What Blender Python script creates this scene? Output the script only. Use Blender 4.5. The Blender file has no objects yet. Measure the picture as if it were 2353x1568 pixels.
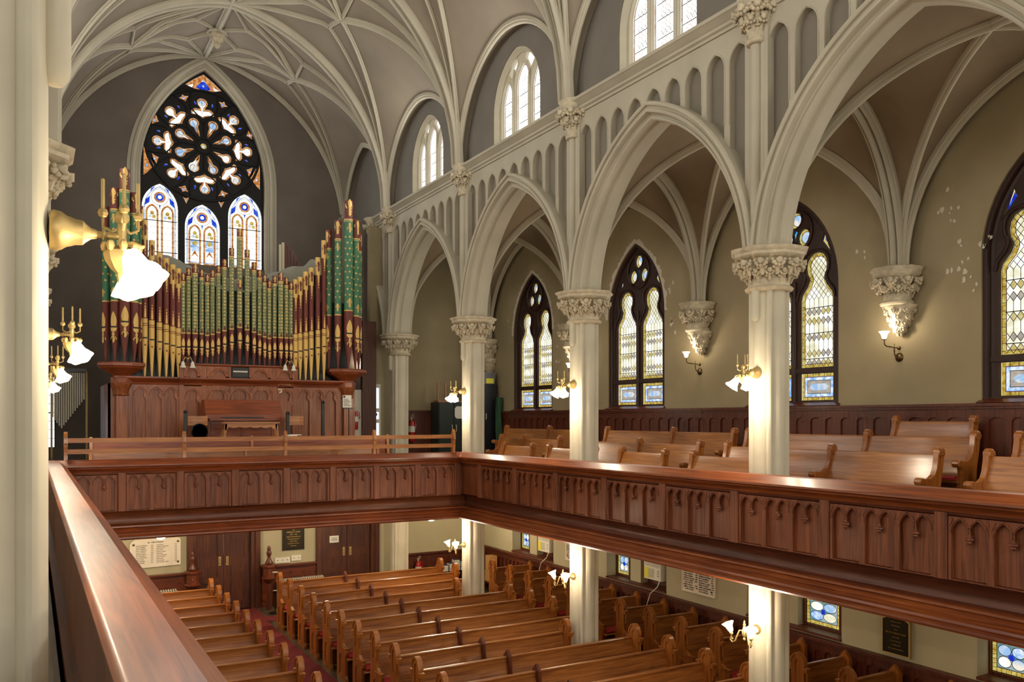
import bpy, bmesh, math, random
from mathutils import Vector, Matrix
from mathutils.geometry import tessellate_polygon
random.seed(7)
LK, EXPO, CE, AE, RE, HE = 0.9, 0.25, 68, 28, 60, 170
C = bpy.context.scene.collection
PI = math.pi
sin, cos, sqrt = math.sin, math.cos, math.sqrt

# ------------------------------------------------------------------ layout (metres, eye of the camera at the origin)
XC = 4.18                      # centre line of the nave
PX, PXL = 8.5, -0.163           # right and left rows of columns
BAY = 4.293
PY = [3.691 + BAY * i for i in range(5)]      # column positions along the nave
YB = 24.35                     # end wall of the nave, with the rose window
YD = 21.6                      # wall with the doors under the organ gallery
XW = 11.32                     # outer wall of the right aisle
ZF = -4.75                     # church floor
ZG = -1.62                     # gallery floor
ZCAP = 2.24                    # top of the big capitals
ZS = 5.57                      # top of the string course

# ------------------------------------------------------------------ materials
def new_mat(name):
    m = bpy.data.materials.new(name); m.use_nodes = True
    nt = m.node_tree; b = nt.nodes['Principled BSDF']
    return m, nt, b
def srgb(h):
    h = h.lstrip('#'); v = [int(h[i:i+2], 16) / 255 for i in (0, 2, 4)]
    return tuple((x / 12.92 if x <= .04045 else ((x + .055) / 1.055) ** 2.4) for x in v)
def mat(name, col, rough=.6, metal=0, coat=0, noise=0, nscale=3., bump=0, bscale=20., spec=.5, alpha=None):
    m, nt, b = new_mat(name)
    col = srgb(col) if isinstance(col, str) else col
    b.inputs['Base Color'].default_value = (*col, 1)
    b.inputs['Roughness'].default_value = rough
    b.inputs['Metallic'].default_value = metal
    b.inputs['Coat Weight'].default_value = coat
    b.inputs['Specular IOR Level'].default_value = spec
    tc = nt.nodes.new('ShaderNodeTexCoord')
    if noise:
        n = nt.nodes.new('ShaderNodeTexNoise'); n.inputs['Scale'].default_value = nscale
        n.inputs['Detail'].default_value = 4
        r = nt.nodes.new('ShaderNodeValToRGB')
        r.color_ramp.elements[0].position = .3; r.color_ramp.elements[1].position = .7
        r.color_ramp.elements[0].color = (*[max(0, c * (1 - noise)) for c in col], 1)
        r.color_ramp.elements[1].color = (*[min(1, c * (1 + noise * .6)) for c in col], 1)
        nt.links.new(tc.outputs['Object'], n.inputs['Vector'])
        nt.links.new(n.outputs['Fac'], r.inputs['Fac'])
        nt.links.new(r.outputs['Color'], b.inputs['Base Color'])
    if bump:
        n2 = nt.nodes.new('ShaderNodeTexNoise'); n2.inputs['Scale'].default_value = bscale
        bp = nt.nodes.new('ShaderNodeBump'); bp.inputs['Strength'].default_value = bump; bp.inputs['Distance'].default_value = .01
        nt.links.new(tc.outputs['Object'], n2.inputs['Vector'])
        nt.links.new(n2.outputs['Fac'], bp.inputs['Height']); nt.links.new(bp.outputs['Normal'], b.inputs['Normal'])
    if alpha is not None:
        b.inputs['Alpha'].default_value = alpha
    return m
def wood(name, c1, c2, axis='X', rough=.3, coat=.3, scale=1.0):
    """varnished oak: streaks stretched along one axis, with broad darker figure"""
    m, nt, b = new_mat(name)
    tc = nt.nodes.new('ShaderNodeTexCoord'); mp = nt.nodes.new('ShaderNodeMapping')
    s = {'X': (.7, 16, 16), 'Y': (16, .7, 16), 'Z': (16, 16, .7)}[axis]
    mp.inputs['Scale'].default_value = tuple(v * scale for v in s)
    n = nt.nodes.new('ShaderNodeTexNoise'); n.inputs['Scale'].default_value = 1.6; n.inputs['Detail'].default_value = 6
    n.inputs['Distortion'].default_value = 1.2
    n2 = nt.nodes.new('ShaderNodeTexNoise'); n2.inputs['Scale'].default_value = .9; n2.inputs['Detail'].default_value = 2
    mx = nt.nodes.new('ShaderNodeMath'); mx.operation = 'MULTIPLY_ADD'; mx.inputs[1].default_value = .45
    r = nt.nodes.new('ShaderNodeValToRGB')
    c1, c2 = srgb(c1), srgb(c2)
    r.color_ramp.elements[0].position = .38; r.color_ramp.elements[0].color = (*c1, 1)
    r.color_ramp.elements[1].position = .82; r.color_ramp.elements[1].color = (*c2, 1)
    L = nt.links.new
    L(tc.outputs['Object'], mp.inputs['Vector']); L(mp.outputs['Vector'], n.inputs['Vector'])
    L(tc.outputs['Object'], n2.inputs['Vector'])
    L(n2.outputs['Fac'], mx.inputs[0]); L(n.outputs['Fac'], mx.inputs[2])
    sub = nt.nodes.new('ShaderNodeMath'); sub.operation = 'SUBTRACT'; sub.inputs[1].default_value = .12
    L(mx.outputs[0], sub.inputs[0]); L(sub.outputs[0], r.inputs['Fac']); L(r.outputs['Color'], b.inputs['Base Color'])
    b.inputs['Roughness'].default_value = rough; b.inputs['Coat Weight'].default_value = coat
    b.inputs['Coat Roughness'].default_value = .18
    bp = nt.nodes.new('ShaderNodeBump'); bp.inputs['Strength'].default_value = .12; bp.inputs['Distance'].default_value = .004
    L(n.outputs['Fac'], bp.inputs['Height']); L(bp.outputs['Normal'], b.inputs['Normal'])
    return m
def glow(name, col, strength, col2=None, scale=6., sample=False, transp=0):
    """daylit glass or lamp glass"""
    m = bpy.data.materials.new(name); m.use_nodes = True; nt = m.node_tree; nt.nodes.clear()
    o = nt.nodes.new('ShaderNodeOutputMaterial'); e = nt.nodes.new('ShaderNodeEmission')
    col = srgb(col) if isinstance(col, str) else col
    e.inputs['Color'].default_value = (*col, 1); e.inputs['Strength'].default_value = strength
    L = nt.links.new
    if col2:
        col2 = srgb(col2)
        tc = nt.nodes.new('ShaderNodeTexCoord'); n = nt.nodes.new('ShaderNodeTexNoise'); n.inputs['Scale'].default_value = scale
        n.inputs['Detail'].default_value = 3; n.inputs['Distortion'].default_value = .8
        r = nt.nodes.new('ShaderNodeValToRGB'); r.color_ramp.elements[0].position = .38; r.color_ramp.elements[1].position = .62
        r.color_ramp.elements[0].color = (*col, 1); r.color_ramp.elements[1].color = (*col2, 1)
        L(tc.outputs['Object'], n.inputs['Vector']); L(n.outputs['Fac'], r.inputs['Fac']); L(r.outputs['Color'], e.inputs['Color'])
    if transp:
        t = nt.nodes.new('ShaderNodeBsdfTransparent'); mx = nt.nodes.new('ShaderNodeMixShader'); mx.inputs[0].default_value = 1 - transp
        L(t.outputs[0], mx.inputs[1]); L(e.outputs[0], mx.inputs[2]); L(mx.outputs[0], o.inputs[0])
    else:
        L(e.outputs[0], o.inputs[0])
    m.cycles.emission_sampling = 'FRONT_BACK' if sample else 'NONE'
    return m

M = {}
M['stone'] = mat('cream_painted_stone', '#cdc5ae', .62, noise=.10, nscale=2.2, bump=.15, bscale=12)
M['trimw'] = mat('cream_plaster_mouldings', '#bfb7a2', .65, noise=.10, nscale=1.5)
M['foliage'] = mat('carved_foliage_plaster', '#cfc2a6', .75, noise=.25, nscale=9, bump=.4, bscale=45)
M['recess'] = mat('slate_grey_plaster_panels', '#847c6e', .8, noise=.08, nscale=1.2)
M['clere'] = mat('grey_clerestory_plaster', '#7d776e', .85, noise=.10, nscale=1.2)
M['vault'] = mat('taupe_vault_plaster', '#918573', .85, noise=.14, nscale=.9)
M['avault'] = mat('brown_aisle_vault_plaster', '#8c7a60', .85, noise=.18, nscale=1.1)
M['olive'] = mat('olive_tan_aisle_plaster', '#a09272', .82, noise=.12, nscale=1.3)
M['pale'] = mat('pale_sage_plaster', '#b6ad8e', .8, noise=.06, nscale=1.5)
M['dusk'] = mat('dark_taupe_end_wall_plaster', '#776c62', .9, noise=.14, nscale=1.1)
M['under'] = mat('cream_gallery_soffit', '#c9bf9f', .8)
M['rail'] = wood('polished_mahogany_cap', '#62290f', '#98501f', 'Y', .44, .12)
M['railx'] = wood('polished_mahogany_cap_across', '#5c260f', '#94491f', 'X', .38, .2)
M['par'] = wood('red_oak_parapet', '#542611', '#925230', 'Z', .48, .1)
M['parx'] = wood('red_oak_fascia', '#4e220e', '#7e4220', 'X', .46, .12)
M['pary'] = wood('red_oak_fascia_long', '#40190b', '#6a341c', 'Y', .42, .15)
M['dark'] = wood('dark_oak_panelling', '#3a1509', '#6a2e14', 'Z', .48, .1)
M['darkx'] = wood('dark_oak_ledges', '#4a1f10', '#7a3a1e', 'X', .35, .3)
M['door'] = wood('dark_oak_doors', '#36130a', '#64300f', 'Z', .5, .08)
M['pewx'] = wood('golden_brown_oak_pew', '#6f3d18', '#aa6c32', 'X', .34, .3)
M['pewy'] = wood('golden_brown_oak_gallery_pew', '#75431c', '#b07338', 'Y', .32, .35)
M['pewz'] = wood('amber_oak_pew_end', '#7a4012', '#aa6828', 'Z', .36, .25)
M['organw'] = wood('organ_case_walnut', '#6a3014', '#a86030', 'Z', .42, .12)
M['organx'] = wood('organ_case_rails', '#5e270f', '#9a4c24', 'X', .42, .12)
M['lightoak'] = wood('light_oak_rail', '#85491c', '#bd7c3c', 'X', .35, .3)
M['carpet'] = mat('deep_red_carpet', '#6e1a1c', .95, noise=.2, nscale=40)
M['cushion'] = mat('crimson_seat_cushion', '#9a2028', .9, noise=.15, nscale=20)
M['boards'] = wood('grey_worn_floorboards', '#3a3226', '#6d6250', 'Y', .35, .3)
M['brass'] = mat('aged_brass', '#c8ae74', .5, metal=.75, noise=.12, nscale=20)
M['brassd'] = mat('dull_bronze', '#6e5a38', .42, metal=.9)
M['silver'] = mat('white_metal_paint', '#cfcab8', .4)
M['white'] = mat('white_plastic', '#e8e4d4', .5)
M['marble'] = mat('white_marble_tablet', '#eee2cf', .45, noise=.05, nscale=4)
M['black'] = mat('black_metal', '#151515', .4)
M['blackpl'] = mat('black_bronze_plaque', '#2a2312', .35, metal=.4)
M['ink'] = mat('black_inlaid_lettering', '#2c2822', .7)
M['goldleaf'] = mat('gold_lettering', '#d9b25a', .35, metal=.7)
M['maroon'] = mat('maroon_painted_pipe', '#6c3026', .55)
M['gold'] = mat('gold_painted_pipe', '#dcb566', .4, metal=.12)
M['green'] = mat('green_painted_pipe', '#477a58', .55)
M['pipegrey'] = mat('plain_zinc_pipe', '#8a8678', .4, metal=.6)
M['tracery'] = mat('dark_wood_tracery', '#33190f', .5)
M['rosewood'] = mat('black_rose_tracery', '#0d0908', .7)
M['lead'] = mat('window_lead', '#171513', .7)
M['bare'] = mat('bare_white_plaster', '#cfc6b4', .9)
M['cabinet'] = mat('dark_green_steel_cabinet', '#222a24', .5)
M['locker'] = mat('blue_black_steel_locker', '#14161c', .5)
M['greencloth'] = mat('green_cloth_roll', '#2f5238', .9, noise=.2, nscale=10)
M['red'] = mat('red_extinguisher_paint', '#b01c1c', .3, coat=.5)
M['paper'] = mat('white_paper', '#e6e2d6', .8)
M['card'] = mat('brown_cardboard', '#b98a52', .85)
M['cardd'] = mat('dark_brown_cardboard', '#7a5638', .85)
M['bluecover'] = mat('dark_blue_book_cover', '#1e2c50', .6)
M['yellow'] = mat('yellow_energy_label', '#e8e04a', .6)
M['greypl'] = mat('light_grey_grille', '#b9b5a6', .6)
M['cloth'] = mat('grey_dust_sheet', '#8f8c7c', .8, noise=.12, nscale=4)
M['plasticbin'] = mat('translucent_grey_bin', '#7a7a80', .4, alpha=.7)
M['creamwall'] = mat('passage_white_paint', '#d8d6c8', .6)
# patterned centre pipes: green ground with gold scrolls
def pipe_pattern():
    m, nt, b = new_mat('green_pipe_with_gold_scrolls')
    L = nt.links.new
    tc = nt.nodes.new('ShaderNodeTexCoord'); mp = nt.nodes.new('ShaderNodeMapping'); mp.inputs['Scale'].default_value = (17, 17, 13)
    v = nt.nodes.new('ShaderNodeTexVoronoi'); v.inputs['Scale'].default_value = 1.0; v.inputs['Randomness'].default_value = .25
    w = nt.nodes.new('ShaderNodeTexWave'); w.wave_type = 'BANDS'; w.bands_direction = 'Z'; w.inputs['Scale'].default_value = .32; w.inputs['Distortion'].default_value = 3; w.inputs['Detail'].default_value = 1
    r = nt.nodes.new('ShaderNodeValToRGB'); e = r.color_ramp.elements
    e[0].position = .0; e[0].color = (*srgb('#dcc27c'), 1); e[1].position = .74; e[1].color = (*srgb('#a8a468'), 1)
    a = r.color_ramp.elements.new(.36); a.color = (*srgb('#d0b468'), 1)
    a = r.color_ramp.elements.new(.44); a.color = (*srgb('#5a6e50'), 1)
    mx = nt.nodes.new('ShaderNodeMix'); mx.data_type = 'RGBA'; mx.blend_type = 'MIX'
    r2 = nt.nodes.new('ShaderNodeValToRGB'); r2.color_ramp.elements[0].position = .62; r2.color_ramp.elements[1].position = .7
    L(tc.outputs['Object'], mp.inputs['Vector']); L(mp.outputs['Vector'], v.inputs['Vector']); L(mp.outputs['Vector'], w.inputs['Vector'])
    L(v.outputs['Distance'], r.inputs['Fac']); L(w.outputs['Fac'], r2.inputs['Fac'])
    L(r2.outputs['Color'], mx.inputs['Factor']); L(r.outputs['Color'], mx.inputs['A'])
    mx.inputs['B'].default_value = (*srgb('#6f7d58'), 1)
    L(mx.outputs['Result'], b.inputs['Base Color']); b.inputs['Roughness'].default_value = .5
    return m
M['pattern'] = pipe_pattern()
# glass
M['g_sky'] = glow('clerestory_daylight_glass', '#fbfaf6', 1.35, sample=False)
M['g_skyt'] = glow('clerestory_tinted_glass', '#c79a70', .8, '#d9d0bc', 9)
M['g_rose'] = glow('rose_white_glass', '#fff9ea', 1.2, sample=False)
M['g_pearl'] = glow('pearl_glass', '#9cc4ee', .85, '#f4ecdc', 5)
M['g_blue'] = glow('cobalt_glass', '#1c30c8', .75, '#3a68ee', 8)
M['g_amber'] = glow('amber_glass', '#b8662a', .75, '#e8b070', 14)
M['g_paleblue'] = glow('pale_blue_glass', '#7fb0ea', .9, '#e6f0fa', 10)
M['g_white'] = glow('white_glass', '#fffdf4', 1.3)
M['g_aisle'] = glow('aisle_opal_glass', '#fffdf2', 1.05, '#d6d2b2', 3.5)
M['g_yellow'] = glow('yellow_border_glass', '#b3922e', .75, '#e3cf74', 12)
M['g_lilac'] = glow('lilac_diamond_glass', '#aea69c', .72, '#cbbfb0', 7)
M['g_straw'] = glow('straw_diamond_glass', '#c8b868', .8, '#ded0a0', 7)
M['g_violet'] = glow('violet_edge_glass', '#6f4a66', .6)
M['g_sea'] = glow('sea_green_blue_glass', '#79a7a0', .6, '#b9cdd6', 5)
M['g_cyan'] = glow('cyan_glass', '#58b8e8', .95)
M['g_door'] = glow('daylit_doorway_glass', '#e8f2fa', 1.3, sample=True)
M['lamp'] = glow('lit_lamp_glass', '#ffe9c4', 9.0, transp=.5)
M['lampd'] = glow('lit_ceiling_lamp', '#fff2cc', 12.0)
M['bulbglass'] = mat('unlit_opal_shade', '#d9d6c6', .3, coat=.3)

# ------------------------------------------------------------------ mesh collecting
class MB:
    def __init__(s): s.v = []; s.f = []; s.m = []; s.mi = 0
    def add(s, vs, fs, mi=None):
        o = len(s.v); s.v += [tuple(p) for p in vs]; s.f += [tuple(i + o for i in f) for f in fs]
        s.m += [s.mi if mi is None else mi] * len(fs); return s
    def box(s, x0, x1, y0, y1, z0, z1, mi=None):
        v = [(x, y, z) for x in (x0, x1) for y in (y0, y1) for z in (z0, z1)]
        return s.add(v, [(0,1,3,2), (4,6,7,5), (0,4,5,1), (2,3,7,6), (0,2,6,4), (1,5,7,3)], mi)
    def loft(s, rings, closed=True, caps=True, mi=None):
        n = len(rings[0]); v = [p for r in rings for p in r]; f = []
        for i in range(len(rings) - 1):
            for j in range(n if closed else n - 1):
                k = (j + 1) % n; f.append((i*n+j, i*n+k, (i+1)*n+k, (i+1)*n+j))
        if caps and closed:
            f.append(tuple(range(n))); f.append(tuple(range((len(rings)-1)*n, len(rings)*n)))
        return s.add(v, f, mi)
    def lathe(s, prof, c=(0,0,0), n=16, axis='Z', mi=None, flute=0, nf=0):
        rings = []
        for r, h in prof:
            ring = []
            for j in range(n):
                a = 2*PI*j/n; rr = max(r, .0004) * (1 + (flute * cos(nf * a) if nf else 0))
                x, y = rr*cos(a), rr*sin(a)
                p = {'Z': (x, y, h), 'X': (h, x, y), 'Y': (x, h, y)}[axis]
                ring.append((c[0]+p[0], c[1]+p[1], c[2]+p[2]))
            rings.append(ring)
        return s.loft(rings, True, True, mi)
    def tube(s, pts, r, n=8, mi=None):
        pts = [Vector(p) for p in pts]; rings = []
        rr = r if isinstance(r, (list, tuple)) else [r] * len(pts)
        prev = None
        for i, p in enumerate(pts):
            t = (pts[min(i+1, len(pts)-1)] - pts[max(i-1, 0)]).normalized()
            a = prev if prev is not None else (Vector((0,0,1)) if abs(t.z) < .9 else Vector((1,0,0)))
            x = (a - t * a.dot(t)).normalized(); y = t.cross(x); prev = x
            rings.append([tuple(p + (x*cos(2*PI*j/n) + y*sin(2*PI*j/n)) * rr[i]) for j in range(n)])
        return s.loft(rings, True, True, mi)
    def ball(s, c, r, n=10, sc=(1,1,1), mi=None):
        k = max(4, n // 2); pr = [(sin(PI*i/k), -cos(PI*i/k)) for i in range(k+1)]
        rings = [[(c[0]+r*sc[0]*max(a,.01)*cos(2*PI*j/n), c[1]+r*sc[1]*max(a,.01)*sin(2*PI*j/n), c[2]+r*sc[2]*b) for j in range(n)] for a, b in pr]
        return s.loft(rings, True, True, mi)
    def plate(s, outer, holes, w0, w1, fn, mi=None, sides=True, back=True):
        """flat board with real thickness: outline and holes in (u,v), thickness w0..w1, fn maps (u,v,w) to a point"""
        loops = [list(outer)] + [list(h) for h in holes]
        flat = [p for l in loops for p in l]; n = len(flat)
        tris = tessellate_polygon([[Vector((p[0], p[1], 0)) for p in l] for l in loops])
        v = [fn(p[0], p[1], w0) for p in flat]; f = [tuple(t) for t in tris]
        if back or sides:
            v += [fn(p[0], p[1], w1) for p in flat]
            if back: f += [tuple(i + n for i in reversed(t)) for t in tris]
        if sides:
            o = 0
            for l in loops:
                k = len(l)
                for i in range(k): a, b = o+i, o+(i+1) % k; f.append((a, b, b+n, a+n))
                o += k
        return s.add(v, f, mi)
    def wrapped(s, poly, w, fn, du, mi=None):
        """a painted patch on a curved surface, cut into narrow upright bands so it hugs the curve"""
        u0 = min(p[0] for p in poly); u1 = max(p[0] for p in poly); n = max(1, int(math.ceil((u1-u0)/du)))
        def clip(pl, a, sg):
            out = []
            for i in range(len(pl)):
                p, q = pl[i-1], pl[i]; dp, dq = sg*(p[0]-a), sg*(q[0]-a)
                if (dp >= 0) != (dq >= 0):
                    t = dp/(dp-dq); out.append((a, p[1]+(q[1]-p[1])*t))
                if dq >= 0: out.append(q)
            return out
        for i in range(n):
            a, b = u0+(u1-u0)*i/n, u0+(u1-u0)*(i+1)/n
            pl = clip(clip(poly, a, 1), b, -1)
            if len(pl) >= 3: s.plate(pl, [], w, w, fn, mi, False, False)
        return s
    def sweep(s, prof, path, frame, closed=True, caps=True, mi=None):
        """prof (a,b) points carried along path; frame(i) gives the two directions"""
        rings = []
        for i, p in enumerate(path):
            A, B = frame(i); p = Vector(p)
            rings.append([tuple(p + A * a + B * b) for a, b in prof])
        return s.loft(rings, closed, caps, mi)
    def build(s, name, mats, parent=None, smooth=35, loc=None, recalc=True):
        if not isinstance(mats, (list, tuple)): mats = [mats]
        me = bpy.data.meshes.new(name)
        o = bpy.data.objects.new(name, me); C.objects.link(o)
        off = Vector((0,0,0))
        if parent is not None:
            off = parent_origin(parent); o.parent = parent
        elif loc is not None:
            off = Vector(loc); o.location = off
        me.from_pydata([(x-off.x, y-off.y, z-off.z) for x, y, z in s.v], [], s.f)
        for m in mats: me.materials.append(M[m] if isinstance(m, str) else m)
        me.polygons.foreach_set('material_index', s.m)
        if recalc:
            bm = bmesh.new(); bm.from_mesh(me); bmesh.ops.recalc_face_normals(bm, faces=bm.faces); bm.to_mesh(me); bm.free()
        if smooth:
            me.polygons.foreach_set('use_smooth', [True] * len(me.polygons)); me.set_sharp_from_angle(angle=math.radians(smooth))
        me.update()
        o['_o'] = tuple(off)
        return o
def parent_origin(p):
    return Vector(p['_o']) if '_o' in p else Vector(p.location)
def tag(o, label=None, cat=None, group=None, kind=None):
    if label: o['label'] = label
    if cat: o['category'] = cat
    if group: o['group'] = group
    if kind: o['kind'] = kind
    return o
def thing(name, loc, label, cat, group=None):
    o = bpy.data.objects.new(name, None); C.objects.link(o); o.location = loc; o['_o'] = tuple(loc)
    o.empty_display_size = .1
    return tag(o, label, cat, group)
def struct(o): o['kind'] = 'structure'; return o
CH = {}
def kids(o): return [c for c in bpy.data.objects if c.parent == o]
def dup(src, loc, rotz=0, label=None, group=None, scale=None):
    if src.name not in CH: CH[src.name] = [(c, kids(c)) for c in kids(src)]
    r = src.copy(); C.objects.link(r); r.location = loc; r.rotation_euler = (0, 0, rotz)
    if scale: r.scale = scale
    if label: r['label'] = label
    if group: r['group'] = group
    for ch, gs in CH[src.name]:
        c = ch.copy(); C.objects.link(c); c.parent = r
        for g in gs:
            d = g.copy(); C.objects.link(d); d.parent = c
    return r

# ------------------------------------------------------------------ outlines
def arc_s(D, H, h, ratio=1.13):
    """how far in from the springing the arch curve lies at height h"""
    R0 = (H*H + D*D) / (2*D); R = R0 * ratio; c = sqrt(D*D + H*H); q = sqrt(R*R - c*c/4)
    cx, cz = D/2 + q*H/c, H/2 - q*D/c
    return cx - sqrt(max(0, R*R - (h-cz)**2))
def arc_pts(D, H, n, ratio=1.0):
    """from (0,0) rising to (D,H)"""
    if ratio > 1.0:
        return [(arc_s(D, H, H*i/n, ratio), H*i/n) for i in [n*sin(PI/2*j/n) if j < n else n for j in range(n+1)]]
    if H >= D * .999:
        R = (H*H + D*D) / (2*D); a1 = math.asin(min(1, H / R))
        return [(R - R*cos(a1*i/n), R*sin(a1*i/n)) for i in range(n+1)]
    return [(D*(1-cos(PI/2*i/n)), H*sin(PI/2*i/n)) for i in range(n+1)]
def lancet(cx, w, z0, zs, za, n=8, ratio=1.0):
    """pointed-arch outline, anticlockwise from bottom right"""
    a = arc_pts(w, za - zs, n, ratio)
    right = [(cx + w - p, zs + q) for p, q in a]; left = [(cx - w + p, zs + q) for p, q in a][::-1][1:]
    return [(cx + w, z0)] + right + left + [(cx - w, z0)]
def rect(u0, u1, v0, v1): return [(u0, v0), (u1, v0), (u1, v1), (u0, v1)]
def circ(cx, cy, r, n=16, a0=0): return [(cx + r*cos(a0+2*PI*i/n), cy + r*sin(a0+2*PI*i/n)) for i in range(n)]
def inset(poly, d):
    n = len(poly); area = sum(poly[i][0]*poly[(i+1)%n][1] - poly[(i+1)%n][0]*poly[i][1] for i in range(n))
    sg = 1 if area > 0 else -1; out = []
    for i in range(n):
        a, b, c = poly[i-1], poly[i], poly[(i+1) % n]
        e1 = Vector((b[0]-a[0], b[1]-a[1])); e2 = Vector((c[0]-b[0], c[1]-b[1]))
        if e1.length < 1e-7: e1 = e2
        if e2.length < 1e-7: e2 = e1
        e1.normalize(); e2.normalize()
        n1 = Vector((-e1.y, e1.x)) * sg; n2 = Vector((-e2.y, e2.x)) * sg
        m = (n1 + n2); L = m.length
        if L < .3: m = n1; L = 1
        m = m / L; k = min(1.6, 1 / max(.5, m.dot(n1)))
        out.append((b[0] + m.x*d*k, b[1] + m.y*d*k))
    return out
# ------------------------------------------------------------------ shell of the building
PYX = [PY[0] - BAY] + PY                       # one more column behind the camera
MIDS = [(PYX[i] + PYX[i+1]) / 2 for i in range(5)]
REAR = [MIDS[0] - BAY*k for k in (1, 2, 3)]    # unseen bays behind the camera, built plainly to bring in more light
MIDE = (PY[4] + YB) / 2
fx = lambda u, v, w: (w, u, v)                 # boards standing in the y-z plane
fy = lambda u, v, w: (u, w, v)                 # boards standing in the x-z plane
def mirror(o):
    """the same piece on the other side of the nave"""
    r = o.copy(); C.objects.link(r); r.location = (2*XC - o.location.x, o.location.y, o.location.z); r.scale = (-1, 1, 1)
    for ch in kids(o):
        c = ch.copy(); C.objects.link(c); c.parent = r
        for g in kids(ch):
            d = g.copy(); C.objects.link(d); d.parent = c
    return r
O0 = (0, 0, 0)
YR = -13.5                                     # wall behind the camera
# floors
b = MB(); b.box(-3.1, 11.7, YR, 24.8, ZF-.1, ZF); struct(b.build('floor', 'boards', loc=O0))
carp = MB(); carp.box(3.52, 4.82, YR, YD-.05, ZF, ZF+.012); carp.box(9.02, 9.9, YR, 20.3, ZF, ZF+.012); carp.box(3.6, 4.9, 20.05, YD-.05, ZF, ZF+.013); carp.box(4.9, 9.0, 19.95, 20.45, ZF, ZF+.013)
tag(carp.build('aisle_carpet', 'carpet', loc=O0), 'deep red carpet running up the centre and side aisles between the oak pews', 'carpet')
# gallery decks
def deck(name, x0, x1, y0, y1):
    g = MB(); g.box(x0, x1, y0, y1, ZG-.12, ZG, 0); g.box(x0, x1, y0, y1, ZG-.30, ZG-.12, 1)
    return struct(g.build(name, ['boards', 'under'], loc=O0))
deck('floor_gallery_right', 8.2, XW, YR, YD+.3)
deck('floor_gallery_left', 2*XC-XW, .16, YR, 16.3)
deck('floor_gallery_organ', 2*XC-XW, 8.2, 16.3, YB)
t = MB()
for x0, z in ((9.18, -1.40), (9.84, -1.20), (10.56, -1.0)): t.box(x0, XW-.01, YR+.05, 18.75, ZG+.005, z)
struct(t.build('floor_gallery_steps', 'boards', loc=O0))
t = MB(); t.box(1.2, 7.3, 19.0, 22.6, ZG+.002, -1.25); struct(t.build('floor_organ_platform', 'boards', loc=O0))

# outer aisle wall, upper part with pointed windows
AW = dict(w=.95, z0=.24, zs=2.25, za=3.80)
w = MB(); w.plate(rect(YR, YD+.4, ZG, 5.2), [lancet(m, .97, .24, 2.25, 3.80, 10) for m in MIDS + REAR], XW, XW+.45, fx)
wu = struct(w.build('wall_right', 'olive', loc=O0)); wl = mirror(wu); wl.name = 'wall_left'
# lower part with square recesses and plaster piers between them
holes = [rect(m-1.03, m+1.03, -3.58, -2.0) for m in MIDS]
w = MB(); w.plate(rect(YR, YD+.4, ZF, ZG), holes, XW, XW+.34, fx)
wlow = struct(w.build('wall_right_lower', 'pale', loc=O0)); m2 = mirror(wlow); m2.name = 'wall_left_lower'
w = MB(); w.box(XW+.34, XW+.42, YR, YD+.4, ZF, ZG); w2 = struct(w.build('trim_right_recess_backing', 'dark', loc=O0)); mirror(w2).name = 'trim_left_recess_backing'
w = MB()
for m in MIDS: w.box(XW-.03, XW+.338, m-1.028, m+1.028, -3.58, -3.54)
struct(w.build('trim_right_lower_sills', 'dark', loc=O0))
w = MB()
for m in MIDS: w.box(XW+.14, XW+.335, m-.02, m+.34, -3.54, -2.02)
w2 = struct(w.build('wall_right_window_pier', 'pale', loc=O0))

# bare white plaster where the paint has come away
random.seed(11)
fl = MB()
for m, amp in ((MIDS[3], .075), (MIDS[4], .05)):
    inn = lancet(0, .975, 2.0, 2.25, 3.805, 34); out = []
    for k, (u, v) in enumerate(inset(inn, -.03)): 
        g = .02 + amp*random.random() if v > 2.2 else .0
        q = Vector((u, v-2.4)); q = q.normalized() * g if q.length else q
        out.append((u+q.x, v+q.y))
    fl.plate(out[1:-1] + inset(inn, .001)[1:-1][::-1], [], XW-.006, XW-.001, lambda u, v, w: (w, m+u, v))
for cy_, cz_, n_, s_ in ((7.15, 2.35, 7, .16), (6.95, 1.95, 5, .12), (6.75, 2.5, 5, .10), (7.35, 3.1, 4, .12), (7.2, 2.9, 4, .10), (8.75, 2.6, 3, .10), (13.2, 1.9, 5, .10), (17.5, 1.6, 5, .14), (13.3, 2.6, 4, .12), (19.9, 2.6, 3, .1)):
    for k in range(n_):
        a, b_ = cy_+random.uniform(-s_, s_), cz_+random.uniform(-s_*1.6, s_*1.6); r_ = random.uniform(.012, .035)
        fl.plate([(a+r_*random.uniform(.4, 1.3)*cos(t*PI/4), b_+r_*random.uniform(.6, 2.0)*sin(t*PI/4)) for t in range(8)], [], XW-.006, XW-.001, fx)
struct(fl.build('trim_bare_plaster_patches', 'bare', loc=O0, smooth=0))
# wainscots
def wains(name, x, y0, y1, zb, zt, pitch):
    g = MB(); g.box(x-.05, x-.02, y0, y1, zb, zt-.04)
    n = int((y1-y0)/pitch); zt2 = zt-.13
    # rails and stiles stand proud of the board, each field closed by a shallow round head
    holes = [lancet(y0+pitch*(i+.5), pitch*.36, zb+.10, zt2-.12, zt2-.06, 3) for i in range(n)]
    g.plate(rect(y0, y0+pitch*n, zb, zt-.04), holes, x-.075, x-.05, fx)
    g.box(x-.13, x-.0, y0, y1, zt-.04, zt); g.box(x-.105, x-.0, y0, y1, zt-.075, zt-.04)
    return struct(g.build(name, 'dark', loc=O0))
wains('trim_right_wainscot', XW, 1.0, YD-.05, -1.0, .22, .30)
wains('trim_right_lower_wainscot', XW, 1.0, YD-.05, ZF, -3.60, .2)
sl = MB()
for m in MIDS: sl.plate([(XW-.09, .23), (XW+.09, .30), (XW+.09, .19), (XW-.0, .19)], [], m-1.0, m+1.0, lambda u, v, w: (u, w, v))
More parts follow.
